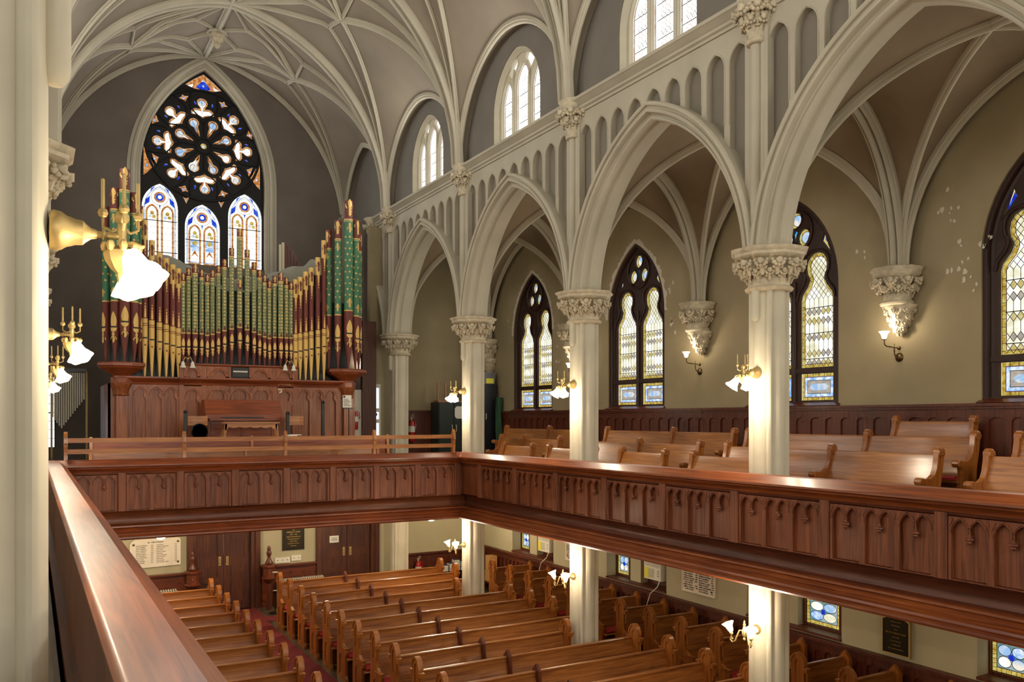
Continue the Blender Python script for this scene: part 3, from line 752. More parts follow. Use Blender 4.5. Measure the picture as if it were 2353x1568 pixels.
# ------------------------------------------------------------------ windows
def mir(pts): return [(u, v) for u, v in pts] + [(-u, v) for u, v in pts[::-1] if u > 1e-6]
TREF = [(.35,.87), (.35,2.02), (.325,2.11), (.27,2.18), (.21,2.25), (.175,2.34), (.18,2.40), (.215,2.46), (.23,2.56), (.215,2.66), (.16,2.745), (.08,2.79), (0,2.805)]
def light_outline(c, base=.87):
    h = [(u, max(v, base)) for u, v in TREF]
    return [(c+u, v) for u, v in mir(h)]
def aisle_window(m, n, detail=True):
    holes = []
    for c in (-.44, .44): holes += [light_outline(c), rect(c-.35, c+.35, .32, .77)]
    tr3 = [(0, 3.42), (-.185, 3.10), (.185, 3.10)]
    holes += [circ(a, b, .145, 14) for a, b in tr3] + [[(0, 3.265), (-.06, 3.19), (-.03, 3.06), (.03, 3.06), (.06, 3.19)]]
    side = [[(s*.765, 2.68), (s*.60, 3.13), (s*.545, 2.98), (s*.67, 2.82)] for s in (-1, 1)]
    holes += side
    F = lambda u, v, w: (XW+w, m+u, v)
    fr = MB(); fr.plate(lancet(0, .965, .245, 2.25, 3.79, 10), holes, .10, .16, F)
    arch_sweep(fr, lambda u, v, q: (XW+q, m+u, v), 0, .94, .25, 2.25, 3.76, [(.025,.03), (-.03,.03), (-.05,.06), (-.05,.09), (-.09,.10), (-.09,.15), (.025,.15)], 12)
    for c in (0,): fr.tube([(XW+.085, m+c, .25), (XW+.085, m+c, 2.35)], .035, 8)
    for c in (-.44, .44):
        fr.tube([(XW+.085, m+u, v) for u, v in [(c+a, b) for a, b in mir([(q[0]+.045, q[1]+(.03 if q[1] > 2.1 else 0)) for q in TREF[1:]])]], .022, 6)
    fr.tube([(XW+.085, m+a, b) for a, b in circ(0, 3.2, .36, 24)+[(.36, 3.2)]], .03, 6)
    for a, b in tr3: fr.tube([(XW+.095, m+p, q) for p, q in circ(a, b, .15, 14)+[(a+.15, b)]], .015, 5)
    fr.box(XW+.07, XW+.11, m-.93, m+.93, .785, .85); fr.box(XW+.06, XW+.11, m-.93, m+.93, .245, .30)
    o = struct(fr.build('window_%d' % n, 'tracery', loc=(XW, m, .25)))
    g = MB(); g.plate(lancet(0, .93, .25, 2.25, 3.74, 8), [], .175, .18, F, sides=False, back=False); g.build('glass', 'g_aisle', o, smooth=0, recalc=False)
    q = MB()
    lead = 3
    def ring(out, d, w, mi):
        q.plate(out, [inset(out, d)], w, w, F, mi, False, False)
    for c in (-.44, .44):
        L = light_outline(c); ring(L, .062, .170, 0); ring(inset(L, .060), .010, .169, 1); ring(L, .008, .165, lead)
        R = rect(c-.35, c+.35, .32, .77); ring(R, .05, .170, 0); ring(inset(R, .05), .012, .169, 1); ring(inset(R, .06), .05, .170, 2); ring(inset(R, .11), .009, .168, lead)
        ce = inset(R, .115); q.plate(ce, [[(c-.2, .545), (c-.16, .585), (c-.13, .60), (c+.13, .60), (c+.16, .585), (c+.2, .545), (c+.16, .505), (c+.13, .49), (c-.13, .49), (c-.16, .505)]], .1715, .1715, F, 4, False, False)
        q.plate([(c-.2, .545), (c-.16, .505), (c-.13, .49), (c+.13, .49), (c+.16, .505), (c+.2, .545), (c+.16, .585), (c+.13, .60), (c-.13, .60), (c-.16, .585)], [], .172, .172, F, 7, False, False)
        for k in range(1, 6):
            for zz in (.345, .745): q.plate(rect(c-.35+.117*k-.004, c-.35+.117*k+.004, zz-.025, zz+.025), [], .166, .166, F, lead, False, False)
        for k in range(24):     # leads across the yellow border
            z = .92 + k*.11
            if z < 2.02:
                for s in (-1, 1): q.plate(rect(c+s*.32-.03, c+s*.32+.03, z, z+.007), [], .166, .166, F, lead, False, False)
        pt = .0955; ncol = 6; x0 = c - pt*3
        z = .89; row = 0; seg = .155
        def inside(u, v):
            hw = .28
            if v > 2.02: hw = max(0, .28 - (v-2.02)*.9) if v < 2.3 else .15
            return abs(u-c) < hw + .03
        def line(u0, v0, u1, v1, t=.0042):
            d = Vector((u1-u0, v1-v0)); L_ = d.length; n_ = Vector((-d.y, d.x)) / L_ * t
            q.add([F(u0+n_.x, v0+n_.y, .167), F(u1+n_.x, v1+n_.y, .167), F(u1-n_.x, v1-n_.y, .167), F(u0-n_.x, v0-n_.y, .167)], [(0,1,2,3)], lead)
        if detail:
            while z < 2.0:
                zt = z + seg*.86
                for k in range(ncol+1):      # row of tinted diamonds
                    u = x0 + pt*k
                    if abs(u-c) < .2:
                        q.add([F(u, z, .173), F(u+pt/2, (z+zt)/2, .173), F(u, zt, .173), F(u-pt/2, (z+zt)/2, .173)], [(0,1,2,3)], 4 + ((row + k//3 + n) % 2))
                    if k < ncol:
                        line(u, z, u+pt/2, (z+zt)/2); line(u, zt, u+pt/2, (z+zt)/2); line(u+pt, z, u+pt/2, (z+zt)/2); line(u+pt, zt, u+pt/2, (z+zt)/2)
                z2 = zt + seg*(.9 if row % 3 else .15)
                for k in range(ncol+1):
                    if z2 - zt > .05: line(x0+pt*k, zt, x0+pt*k, z2)
                if row % 2 == 0: line(c-.3, zt+.0, c+.3, zt+.0, .006)
                z = z2; row += 1
            z0 = z
            for k in range(-8, 9):           # diagonal grid in the head
                for s in (-1, 1):
                    u = c + k*pt; v = z0; 
                    for j in range(18):
                        u2, v2 = u + s*pt/2, v + .058
                        if inside((u+u2)/2, (v+v2)/2) and v2 < 2.8: line(u, v, u2, v2, .004)
                        u, v = u2, v2
    for a, b in tr3:
        ring(circ(a, b, .15, 14), .05, .170, 0); q.plate(circ(a, b, .10, 12), [], .172, .172, F, 7, False, False); ring(circ(a, b, .105, 14), .010, .166, lead)
    q.plate([(0, 3.28), (-.08, 3.19), (-.05, 3.05), (.05, 3.05), (.08, 3.19)], [], .172, .172, F, 9, False, False)
    for t in side:
        q.plate(t, [], .171, .171, F, 0, False, False); q.plate(inset(t, .035) , [], .169, .169, F, 8, False, False)
    q.build('stained_glass', ['g_yellow', 'g_violet', 'g_paleblue', 'lead', 'g_lilac', 'g_straw', 'g_violet', 'g_pearl', 'g_blue', 'g_cyan'], o, smooth=0, recalc=False)
    return o
for i, m in enumerate(MIDS):
    o = aisle_window(m, i+1, True)
    if i < 4 or True: mo = mirror(o); mo.name = 'window_%d' % (i+30)

def clere_window(m, n):
    F = lambda u, v, w: (w, m+u, v)
    hs = [lancet(-.58, .235, 5.66, 6.45, 6.93, 6), lancet(0, .28, 5.66, 6.70, 7.12, 6), lancet(.58, .235, 5.66, 6.45, 6.93, 6),
          [(.14, 7.16), (.29, 6.93), (.34, 6.87), (.50, 7.02), (.36, 7.17), (.20, 7.25)], [(-.14, 7.16), (-.20, 7.25), (-.36, 7.17), (-.50, 7.02), (-.34, 6.87), (-.29, 6.93)]]
    fr = MB(); fr.plate(lancet(0, .94, 5.60, 6.30, 7.39, 10), hs, 8.48, 8.55, F)
    arch_sweep(fr, F, 0, .90, 5.6, 6.30, 7.33, [(.05,8.36), (.02,8.36), (.0,8.40), (-.02,8.44), (-.035,8.45), (-.035,8.5), (.05,8.5)], 12)
    for c in (-.313, .313): fr.tube([(8.465, m+c, 5.6), (8.465, m+c, 6.6), (8.465, m+c*1.05, 6.85), (8.465, m+c*.8, 7.05)], .026, 6)
    o = struct(fr.build('window_%d' % n, 'stone', loc=(8.5, m, 5.6)))
    g = MB(); g.plate(lancet(0, .9, 5.62, 6.3, 7.3, 8), [], 8.56, 8.56, F, None, False, False); g.build('glass', 'g_sky', o, smooth=0, recalc=False)
    q = MB()
    for j, h in enumerate(hs[:3]):
        q.plate(h, [inset(h, .035)], 8.556, 8.556, F, 0, False, False); q.plate(inset(h, .034), [inset(h, .042)], 8.554, 8.554, F, 1, False, False)
        c = (-.58, 0, .58)[j]
        for k in range(16):
            z = 5.74 + k*.085
            if z > (6.6 if j != 1 else 6.85): break
            for s in (-1, 1):
                for u in (-.12, -.03, .06):
                    u0 = c+u; q.add([F(u0, z, 8.554), F(u0+s*.045, z+.085, 8.554), F(u0+s*.045+.009, z+.085, 8.554), F(u0+.009, z, 8.554)], [(0,1,2,3)], 2 if (k % 3) else 1)
        for z in (5.95, 6.25, 6.5): q.plate(rect(c-.2, c+.2, z, z+.012), [], 8.553, 8.553, F, 1, False, False)
    q.build('stained_glass', ['g_skyt', 'lead', 'g_skyt'], o, smooth=0, recalc=False)
    return o
for i, m in enumerate(MIDS):
    o = clere_window(m, 10+i); mirror(o).name = 'window_%d' % (40+i)

# the great rose window
def rose():
    F = lambda u, v, w: (RC[0]+u, YB+w, RC[1]+v)
    def rotp(pts, a): return [(q*cos(a) - p*sin(a), q*sin(a) + p*cos(a)) for q, p in pts]     # (tangential, outward)
    club = [(0,1.33), (.07,1.318), (.125,1.27), (.15,1.20), (.13,1.12), (.075,1.06), (.07,1.03), (.13,1.04), (.21,1.035), (.275,.985), (.31,.92), (.30,.85), (.21,.845), (.12,.83), (.05,.80), (0,.765)]
    clubf = [(-q, p) for q, p in club] + [(q, p) for q, p in club[::-1][1:-1]]
    drop = [(0,.80), (.07,.785), (.125,.735), (.145,.66), (.12,.59), (.07,.54), (.06,.50), (.055,.42), (.03,.33), (0,.25)]
    dropf = [(-q, p) for q, p in drop] + [(q, p) for q, p in drop[::-1][1:-1]]
    holes = []; colored = []
    for k in range(8):
        h = rotp(clubf, -k*PI/4 + .03); holes.append(h); colored.append((h, 'w'))
        h = rotp(dropf, -k*PI/4 - PI/8); holes.append(h); colored.append((h, 'p' if k % 2 else 'w'))
    h = circ(0, 0, .085, 12); holes.append(h); colored.append((h, 'y'))
    for k in range(8):
        for s in (-1, 1):
            a = k*PI/4 + PI/8 + s*.20
            h = rotp([(-.035, 1.17), (.0, 1.11), (.04, 1.17), (.0, 1.26)], a); holes.append(h); colored.append((h, 'b'))
        a = k*PI/4 + PI/8
        h = rotp([(-.16, 1.38), (-.06, 1.31), (0, 1.24), (.06, 1.31), (.16, 1.38), (.05, 1.40), (0, 1.46), (-.05, 1.40)], a)
        holes.append(h); colored.append((h, 'a'))
    top = [(-.50, 1.62), (-.18, 1.53), (0, 1.50), (.18, 1.53), (.50, 1.62), (.25, 1.83), (0, 2.0), (-.25, 1.83)]
    holes.append(top); colored.append((top, 'a'))
    for s in (-1, 1):
        h = [(s*1.54, -.20), (s*1.54, -1.02), (s*1.46, -.95), (s*1.26, -.72)]; holes.append(h); colored.append((h, 'a'))
        h = [(s*.38, -1.45), (s*.44, -1.52), (s*.54, -1.42), (s*.46, -1.47), (s*.46, -1.62), (s*.40, -1.6), (s*.42,-1.5)]
        h = [(s*.36, -1.44), (s*.46, -1.66), (s*.56, -1.46), (s*.46, -1.50)]; holes.append(h); colored.append((h, 'p'))
    LN = [(-1.125, .46, -1.86, -1.19), (-.03, .465, -2.27, -1.62), (1.12, .47, -1.86, -1.18)]
    lans = [lancet(c, w, -3.3, zs, za, 8) for c, w, zs, za in LN]
    holes += lans
    fr = MB(); fr.plate(lancet(0, 1.66, -3.36, -.98, 2.10, 16), holes, .12, .20, F)
    o = struct(fr.build('window_50', 'rosewood', loc=(RC[0], YB, RC[1])))
    fr = MB()
    for c in (0,):
        for r, t in ((1.52, .035), (.205, .03)): fr.tube([F(a, b, .10) for a, b in circ(0, 0, r, 40)+[(r, 0)]], t, 6)
    for k in range(8):
        a = k*PI/4 + .0; fr.tube([F(a_, b_, .105) for a_, b_ in rotp([(0, .2), (0, .62)], a)], .022, 6)
        fr.tube([F(a_, b_, .105) for a_, b_ in rotp([(0, .62), (.16, .82), (.36, 1.0), (.37, 1.3), (.33, 1.5)], a)], .02, 6); fr.tube([F(a_, b_, .105) for a_, b_ in rotp([(0, .62), (-.16, .82), (-.36, 1.0), (-.37, 1.3), (-.33, 1.5)], a)], .02, 6)
    fr.build('tracery_mouldings', 'rosewood', o)
    g = MB(); g.plate(lancet(0, 1.6, -3.3, -1.0, 2.05, 12), [], .215, .215, F, None, False, False); g.build('glass', 'g_rose', o, smooth=0, recalc=False)
    q = MB(); P = lambda out, w, mi, holes=[]: q.plate(out, holes, w, w, F, mi, False, False)
    # slots: 0 amber 1 pearl 2 white 3 blue 4 paleblue 5 lead 6 yellow
    for h, kind in colored:
        if kind in 'wp':
            P(h, .206, 0, [inset(h, .038)]); P(inset(h, .037), .205, 5, [inset(h, .046)])
            P(h, .212, 2 if kind == 'w' else 1)
        elif kind == 'b': P(h, .208, 3)
        elif kind == 'a':
            P(h, .210, 0); 
            cx_ = sum(p[0] for p in h)/len(h); cy_ = sum(p[1] for p in h)/len(h)
            (P([(-.2,1.62), (0,1.56), (.2,1.62), (.1,1.74), (0,1.84), (-.1,1.74)], .209, 3), P([(-.42,1.63), (-.3,1.60), (-.26,1.70)], .209, 2), P([(.42,1.63), (.26,1.70), (.3,1.60)], .209, 2), P([(0,1.88), (.05,1.80), (-.05,1.80)], .209, 4)) if h is top else None
            P(circ(cx_, cy_, .07 if h is top else .035, 10), .208, 3); P(circ(cx_, cy_, .03, 8), .206, 4)
        else: P(h, .208, 6); P(circ(0, 0, .04, 8), .206, 1)
    for k in range(8):                       # blue roundels inside the foils
        for rr, R, off in ((1.21, .085, .03), (.665, .09, -PI/8)):
            a = -k*PI/4 + off
            if (k*3) % 8 < 5: u, v = rotp([(0, rr)], a)[0]; P(circ(u, v, R, 12), .209, 1); P(circ(u, v, R+.005, 12), .2085, 5, [circ(u, v, R-.003, 12)])
        for nn in ((0, .30, .76),): pass
        a = -k*PI/4 + .03; l = rotp([(-.004, .77), (.004, .77), (.004, 1.3), (-.004, 1.3)], a); P(l, .204, 5)
        a = -k*PI/4 - PI/8; l = rotp([(-.004, .26), (.004, .26), (.004, .78), (-.004, .78)], a); P(l, .204, 5)
    for (c, w, zs, za), L in zip(LN, lans):
        P(L, .209, 2, [inset(L, .055)]); P(inset(L, .053), .208, 4, [inset(L, .075)]); P(inset(L, .073), .206, 5, [inset(L, .081)])
        mc = za - .36
        P(circ(c, mc, .215, 18), .204, 2, [circ(c, mc, .15, 18)]); P(circ(c, mc, .225, 18), .203, 5, [circ(c, mc, .215, 18)])
        P(circ(c, mc, .15, 18), .205, 0, [circ(c, mc, .10, 16)]); P(circ(c, mc, .10, 14), .206, 3); P(circ(c, mc, .05, 10), .2045, 2)
        for s in (-1, 1):
            P([(c+s*.10, mc+.30), (c+s*.24, mc+.12), (c+s*.22, mc+.22)], .207, 3); P([(c+s*.38, mc-.26), (c+s*.26, mc-.16), (c+s*.24, mc+.02), (c+s*.36, mc-.10)], .207, 3)
            S = lancet(c+s*.195, .165, -3.3, mc-.42, mc-.20, 6)
            P(S, .208, 0, [inset(S, .045)]); P(inset(S, .043), .207, 5, [inset(S, .05)])
            P(circ(c+s*.195, mc-.44, .055, 8), .206, 6); P(circ(c+s*.195-.05, mc-.54, .05, 8), .206, 1); P(circ(c+s*.195+.05, mc-.54, .05, 8), .206, 6)
            if abs(c) < .5:
                P(rect(c+s*.195-.11, c+s*.195+.11, mc-.95, mc-.62), .2105, 4); P(circ(c+s*.195, mc-.72, .07, 6), .206, 6)
                P([(c+s*.195-.11, mc-1.12), (c+s*.195, mc-.92), (c+s*.195+.11, mc-1.12), (c+s*.195, mc-1.02)], .206, 0)
        P([(c-.03, mc-.2), (c+.03, mc-.2), (c, mc-.32)], .205, 3)
        for z in [za - .5 - .17*k for k in range(1, 17)]:
            if z < -3.3: break
            P(rect(c-w+.02, c+w-.02, z, z + (.022 if abs(z - (za-1.02)) < .09 or abs(z-(za-1.9)) < .09 else .006)), .202, 5)
        for k in range(20):
            z = -3.25 + k*.11
            if z < zs+.2:
                for s in (-1, 1): P(rect(c+s*(w-.03)-.03, c+s*(w-.03)+.03, z, z+.007), .202, 5)
    q.build('stained_glass', ['g_amber', 'g_pearl', 'g_white', 'g_blue', 'g_paleblue', 'lead', 'g_yellow'], o, smooth=0, recalc=False)
rose()
# small daylit leaded window low on the end wall, left of the organ
b = MB(); b.plate(rect(-.25, .56, -.75, 1.1), [rect(-.21, .53, -.71, 1.06)], YB+.05, YB+.12, fy); b.box(-.25, .5, YB+.05, YB+.1, .15, .18)
for k in range(1, 8): b.box(-.21, .53, YB+.08, YB+.09, -.71+.22*k, -.70+.22*k)
o = struct(b.build('window_51', 'tracery', loc=(.1, YB, 0)))
b = MB(); b.plate(rect(-.22, .54, -.72, 1.08), [], YB+.13, YB+.13, fy, None, False, False); b.build('glass', 'g_door', o, smooth=0, recalc=False)

# square windows of the lower aisle
def low_window(m, y0, y1, n, tint):
    F = lambda u, v, w: (XW+w, u, v)
    z0, z1 = -3.50, -3.02
    f = MB(); f.plate(rect(y0-.09, y1+.09, z0-.13, -1.95), [rect(y0, y1, z0, z1)], .26, .338, F)
    o = struct(f.build('window_%d' % n, 'dark', loc=(XW, (y0+y1)/2, z0)))
    g = MB(); g.plate(rect(y0, y1, z0, z1), [], .31, .31, F, 0, False, False)
    cy, cz = (y0+y1)/2, (z0+.10+z1)/2 - .10
    R = rect(y0, y1, z0, z1); g.plate(R, [inset(R, .065)], .305, .305, F, 1, False, False); g.plate(inset(R, .063), [inset(R, .073)], .303, .303, F, 2, False, False); g.plate(R, [inset(R, .008)], .303, .303, F, 2, False, False)
    for k in range(1, 8):
        u = y0 + (y1-y0)*k/8
        for v in (z0+.032, z1-.032): g.plate(rect(u-.003, u+.003, v-.03, v+.03), [], .303, .303, F, 2, False, False)
        v = z0 + (z1-z0)*k/8
        for u in (y0+.032, y1-.032): g.plate(rect(u-.03, u+.03, v-.003, v+.003), [], .303, .303, F, 2, False, False)
    hw, hh = (y1-y0)/2-.08, (z1-z0)/2-.08
    k_ = 0
    for su in (-1, 1):
        for sv in (-1, 1):
            pet = []
            for i in range(16):
                a = 2*PI*i/16; pu, pv = hw*.5*(1+1.0*cos(a)), hh*.5*(1+1.0*sin(a))
                pet.append((cy + su*pu, (z0+z1)/2 + sv*pv))
            g.plate(pet, [], .307, .307, F, 3 + (k_ + tint) % 3, False, False); g.plate(pet, [inset(pet, .009 if su*sv > 0 else .009)], .303, .303, F, 2, False, False); k_ += 1
    g.plate(circ(cy, (z0+z1)/2, .045, 12), [], .300, .300, F, 6, False, False)
    g.build('stained_glass', ['g_sea', 'g_yellow', 'lead', 'g_pearl', 'g_paleblue', 'g_aisle', 'g_blue'], o, smooth=0, recalc=False)
low_window(0, 14.98, 15.42, 60, 0); low_window(0, 19.3, 19.74, 61, 1); low_window(0, 9.36, 10.06, 62, 2); low_window(0, 10.55, 11.1, 63, 1); low_window(0, 6.30, 6.84, 64, 0)

# ------------------------------------------------------------------ gallery parapets
PB = -.70
capP = [(-.13,PB), (.05,PB), (.155,-.79), (.16,-.815), (.135,-.83), (.13,-.85), (.10,-.87), (.08,-.90), (.075,-.92), (-.10,-.92), (-.10,-.77), (-.14,-.765), (-.155,-.745), (-.145,-.735), (-.165,-.725), (-.165,-.71), (-.15,PB)]
boardP = [(0,-.92), (0,-1.585), (-.10,-1.585), (-.10,-.92)]
bodyP = [(.0,-1.585), (-.03,-1.60), (-.085,-1.65), (-.12,-1.72), (-.125,-1.78), (-.10,-1.83), (-.03,-1.865), (-.17,-1.865), (-.17,-1.585)]
cornP = [(-.10,-1.855), (-.02,-1.855), (.005,-1.865), (.01,-1.89), (-.005,-1.90), (.03,-1.915), (.055,-1.94), (.05,-1.96), (.07,-1.97), (.11,-1.985), (.125,-2.01), (.12,-2.03), (.145,-2.045), (.15,-2.07), (.13,-2.095), (.06,-2.10), (-.3,-2.10), (-.3,-1.92), (-.10,-1.92)]
def parapet(label, P, a0, a1, ext, stiles, nlan, mats, loc, extc=None):
    """P(s, n, z): s along the run, n out towards the nave"""
    t = thing('gallery_parapet', loc, label, 'balustrade', 'carved oak parapets of the galleries')
    capm, bodm, corm, stm = mats
    for nm, pr, mm in (('cap_rail', capP, capm), ('back_board', boardP, stm), ('fascia', bodyP, bodm), ('cornice', cornP, corm)):
        b = MB(); b.loft([[P(a0 + ext*n, n, z) for n, z in pr], [P(a1 - (extc if extc is not None else ext)*n, n, z) for n, z in pr]]); b.build(nm, mm, t)
    b = MB(); 
    rail = MB(); rail.loft([[P(s, n, z) for n, z in ((0,-.92), (.06,-.92), (.058,-.94), (.05,-.955), (0,-.965))] for s in (a0, a1)]); rail.build('top_moulding', bodm, t)
    for s in stiles:
        c = MB(); c.loft([[P(s-.07, 0, z), P(s-.07, .055, z), P(s-.055, .07, z), P(s+.055, .07, z), P(s+.07, .055, z), P(s+.07, 0, z)] for z in (-.93, -1.60)]); c.build('stile', stm, t)
    for i in range(len(stiles)-1):
        s0, s1 = stiles[i]+.075, stiles[i+1]-.075
        if s1 - s0 < .3: continue
        k = nlan; p = (s1-s0)/k; hs = []; c = MB()
        for j in range(k):
            m = s0 + p*(j+.5); w = p/2-.035; q = w/2
            out = [(m+w, -1.59), (m+w, -1.13)]
            for cc in (m+q, m-q):
                A = arc_pts(q, .135, 5); out += [(cc+q-a, -1.13+b2) for a, b2 in A][1:] + [(cc-q+a, -1.13+b2) for a, b2 in A][::-1][1:-1]
                if cc > m: out += [(m, -1.145)]
            out += [(m-w, -1.13), (m-w, -1.59)]
            hs.append(out)
        c.plate(rect(s0, s1, -1.60, -.965), hs, 0.001, .046, lambda u, v, w_: P(u, w_, v))
        for j in range(k):
            m = s0 + p*(j+.5); w = p/2-.035; q = w/2
            for cc in (m+q, m-q):          # cusp bead and chamfer line on each small arch
                A = arc_pts(q+.012, .155, 5); c.tube([P(cc+q+.012-a, .048, -1.13+b2) for a, b2 in A] + [P(cc-q-.012+a, .048, -1.13+b2) for a, b2 in A][::-1][1:], .008, 5)
            for s_ in (-1, 1):
                A = arc_pts(w+.02, .20, 5)
                c.plate([(m+s_*(w+.022), -1.07), (m+s_*(w+.022), -1.0), (m+s_*(w-.02), -.985)], [], .044, .052, lambda u, v, w_: P(u, w_, v))
            # pendant drop in the middle
            zc = -1.16
            rings = []
            for r_, z_ in ((.012, zc+.03), (.014, zc+.005), (.034, zc-.01), (.036, zc-.022), (.018, zc-.035), (.024, zc-.05), (.004, zc-.075)):
                rings.append([P(m+1.25*r_*cos(2*PI*x/8), .040+r_*sin(2*PI*x/8)*.9, z_) for x in range(8)])
            c.loft(rings)
        c.build('arch_panel', stm, t)
    return t
st_r = [8.06 + BAY/3*k for k in range(-9, 6)]
parapet('long oak parapet of the right gallery with trios of carved arches and shiny cap', lambda s, n, z: (8.0-n, s, z), YR+.1, 16.1, 0, st_r, 3, ('rail', 'pary', 'rail', 'par'), (8.0, 6, -2.1), 1.0)
parapet('oak parapet in front of the organ gallery with pairs of carved arches', lambda s, n, z: (s, 16.1-n, z), .36, 8.0, 1.0, [.42, 1.38, 2.33, 3.29, 4.24, 5.15, 6.05, 6.95, 7.86], 2, ('railx', 'parx', 'railx', 'par'), (4.18, 16.1, -2.1))
parapet('near oak parapet of the left gallery running away from the camera beneath the lamp', lambda s, n, z: (.36+n, s, z), YR+.1, 16.1, 0, [8.06 + BAY/3*k for k in range(-9, 6)], 3, ('rail', 'pary', 'rail', 'par'), (.36, 6, -2.1), 1.0)
# safety rail above the organ gallery parapet
t = thing('safety_rail', (4.2, 16.17, PB), 'light oak two bar rail with pointed posts standing on the organ gallery parapet', 'railing')
for x in (.52, 2.42, 4.25, 6.05, 7.83):
    b = MB(); b.plate([(16.10, -.86), (16.16, -.70), (16.14, -.50), (16.13, -.33), (16.16, -.25), (16.19, -.215), (16.22, -.25), (16.25, -.33), (16.24, -.50), (16.26, PB), (16.20, PB), (16.07, -.84)], [], x-.028, x+.028, lambda u, v, w: (w, u, v))
    b.ball((x, 16.11, -.42), .022, 8); b.build('post', 'lightoak', t)
for z in (-.365, -.555):
    b = MB(); b.box(.5, 7.85, 16.16, 16.19, z-.04, z+.04); b.build('bar', 'lightoak', t)

# ------------------------------------------------------------------ pews of the church floor
def gothic_end(mb, x, y, z, th=.055, aisle=0):
    """bench end in the y-z plane; y falls towards the seat front (towards the camera)"""
    P = lambda u, v, w: (x+w, y-u, z+v)
    out = [(-.05,0), (-.05,.60), (-.02,.74), (-.02,1.02)] + [(.10-.12*cos(PI*i/10), 1.08+.17*sin(PI*i/10)) for i in range(11)] + [(.22,1.02), (.22,.78), (.25,.68), (.34,.62), (.43,.60), (.45,.57), (.44,.50), (.40,.47), (.40,.12), (.44,.06), (.44,0)]
    big = lancet(.17, .085, .12, .36, .50, 5); small = lancet(.10, .05, .80, 1.08, 1.17, 5)
    mb.plate(out, [], -th*.22, th*.22, P)
    for s in (-1, 1):
        a, b = (th*.22, th*.5) if s > 0 else (-th*.5, -th*.22)
        mb.plate(out, [big, small], a, b, P, back=True)
    # hood over the head, little capitals and colonnettes on both edges
    hood = [(.10-.135*cos(PI*i/12), 1.08+.185*sin(PI*i/12)) for i in range(13)]
    mb.loft([[P(u, v, -th*.75), P(u, v, th*.75), P(.10+(u-.10)*.84, 1.08+(v-1.08)*.86, th*.75), P(.10+(u-.10)*.84, 1.08+(v-1.08)*.86, -th*.75)] for u, v in hood])
    for u in (.255, -.045):
        mb.box(x-th*.8, x+th*.8, y-u-.035, y-u+.035, z+1.03, z+1.055); mb.box(x-th*.6, x+th*.6, y-u-.022, y-u+.022, z+.985, z+1.03)
        mb.lathe([(.014, .80), (.014, .985)], (x, y-u, z), 8) if u > 0 else None
    mb.box(x-th*.7, x+th*.7, y-.45, y-.20, z+.60, z+.625)
def floor_pew(x0, x1, y, label, cat_group, ends, dividers, src={}):
    t = thing('church_pew', ((x0+x1)/2, y, ZF), label, 'pew', cat_group)
    for x, kind in ends:
        b = MB()
        if kind == 'g': gothic_end(b, x, y, ZF); b.build('bench_end', 'pewz', t, smooth=25)
        else:
            b.plate([(-.04,0), (-.06,1.0), (.04,1.13), (.14,1.0), (.16,.62), (.40,.56), (.40,0)], [], -.03, .03, lambda u, v, w: (x+w, y-u, ZF+v)); b.build('bench_end', 'pewz', t, smooth=25)
    for x in dividers:
        b = MB(); b.plate([(-.05,.25), (-.06,1.04), (.03,1.135), (.12,1.04), (.15,.60), (.38,.46), (.38,.06)], [], -.025, .025, lambda u, v, w: (x+w, y-u, ZF+v)); b.build('divider', 'dark', t, smooth=25)
    ins = .0
    b = MB(); P = lambda s, u, v: (s, y-u, ZF+v)
    prof = [(.20,.44), (.165,.50), (.11,.66), (.065,.82), (.03,.97), (.035,1.0), (.045,1.015), (.035,1.03), (-.01,1.03), (-.02,1.015), (-.01,.99), (.005,.96), (.035,.80), (.08,.64), (.13,.50), (.165,.40)]
    b.loft([[P(s, u, v) for u, v in prof] for s in (x0, x1)]); b.build('backrest', 'pewx', t)
    b = MB(); b.loft([[P(s, u, v) for u, v in ((.14,.40), (.14,.43), (.50,.455), (.53,.44), (.50,.415))] for s in (x0, x1)]); b.box(x0, x1, y-.12, y-.10, ZF+.02, ZF+.42); b.build('seat', 'pewx', t)
    b = MB(); b.loft([[P(s, u, v) for u, v in ((.19,.46), (.20,.50), (.46,.51), (.49,.49), (.48,.46))] for s in (x0+.03, x1-.03)]); b.build('seat_cushion', 'cushion', t)
    return t
rows = [10.64 + .873*k for k in range(-4, 11)]
colrows = [PY[1]+.04, PY[2]+.11, PY[3]+.18]
nm = len(rows)
def short(y): return any(abs(y-.15-p) < .42 for p in (PY[1], PY[2], PY[3], PY[4]))
for i, y in enumerate(rows):
    k = nm-1-i; sh = short(y)
    x1 = 8.12 if sh else 8.95
    floor_pew(4.93, x1, y, 'oak pew right of centre aisle, %s row from the back doors%s' % (ordn[k], ', cut short by column' if sh else ''), 'pews right of the centre aisle', [(4.93, 'g'), (x1, 'g')], [6.50])
for i, y in enumerate(rows):
    if i < 4: continue
    k = nm-1-i
    floor_pew(1.2, 3.43, y, 'oak pew left of the centre aisle, %s row counted from the back doors' % ordn[k], 'pews left of the centre aisle', [(3.43, 'g'), (1.2, 'p')], [])
for i, y in enumerate(rows):
    k = nm-1-i
    if k < 1: continue
    floor_pew(9.98, 11.10, y, 'short oak pew by the lower right wall, %s row counted from the back' % ordn[k], 'short pews along the right wall', [(9.98, 'g'), (11.10, 'p')], [])

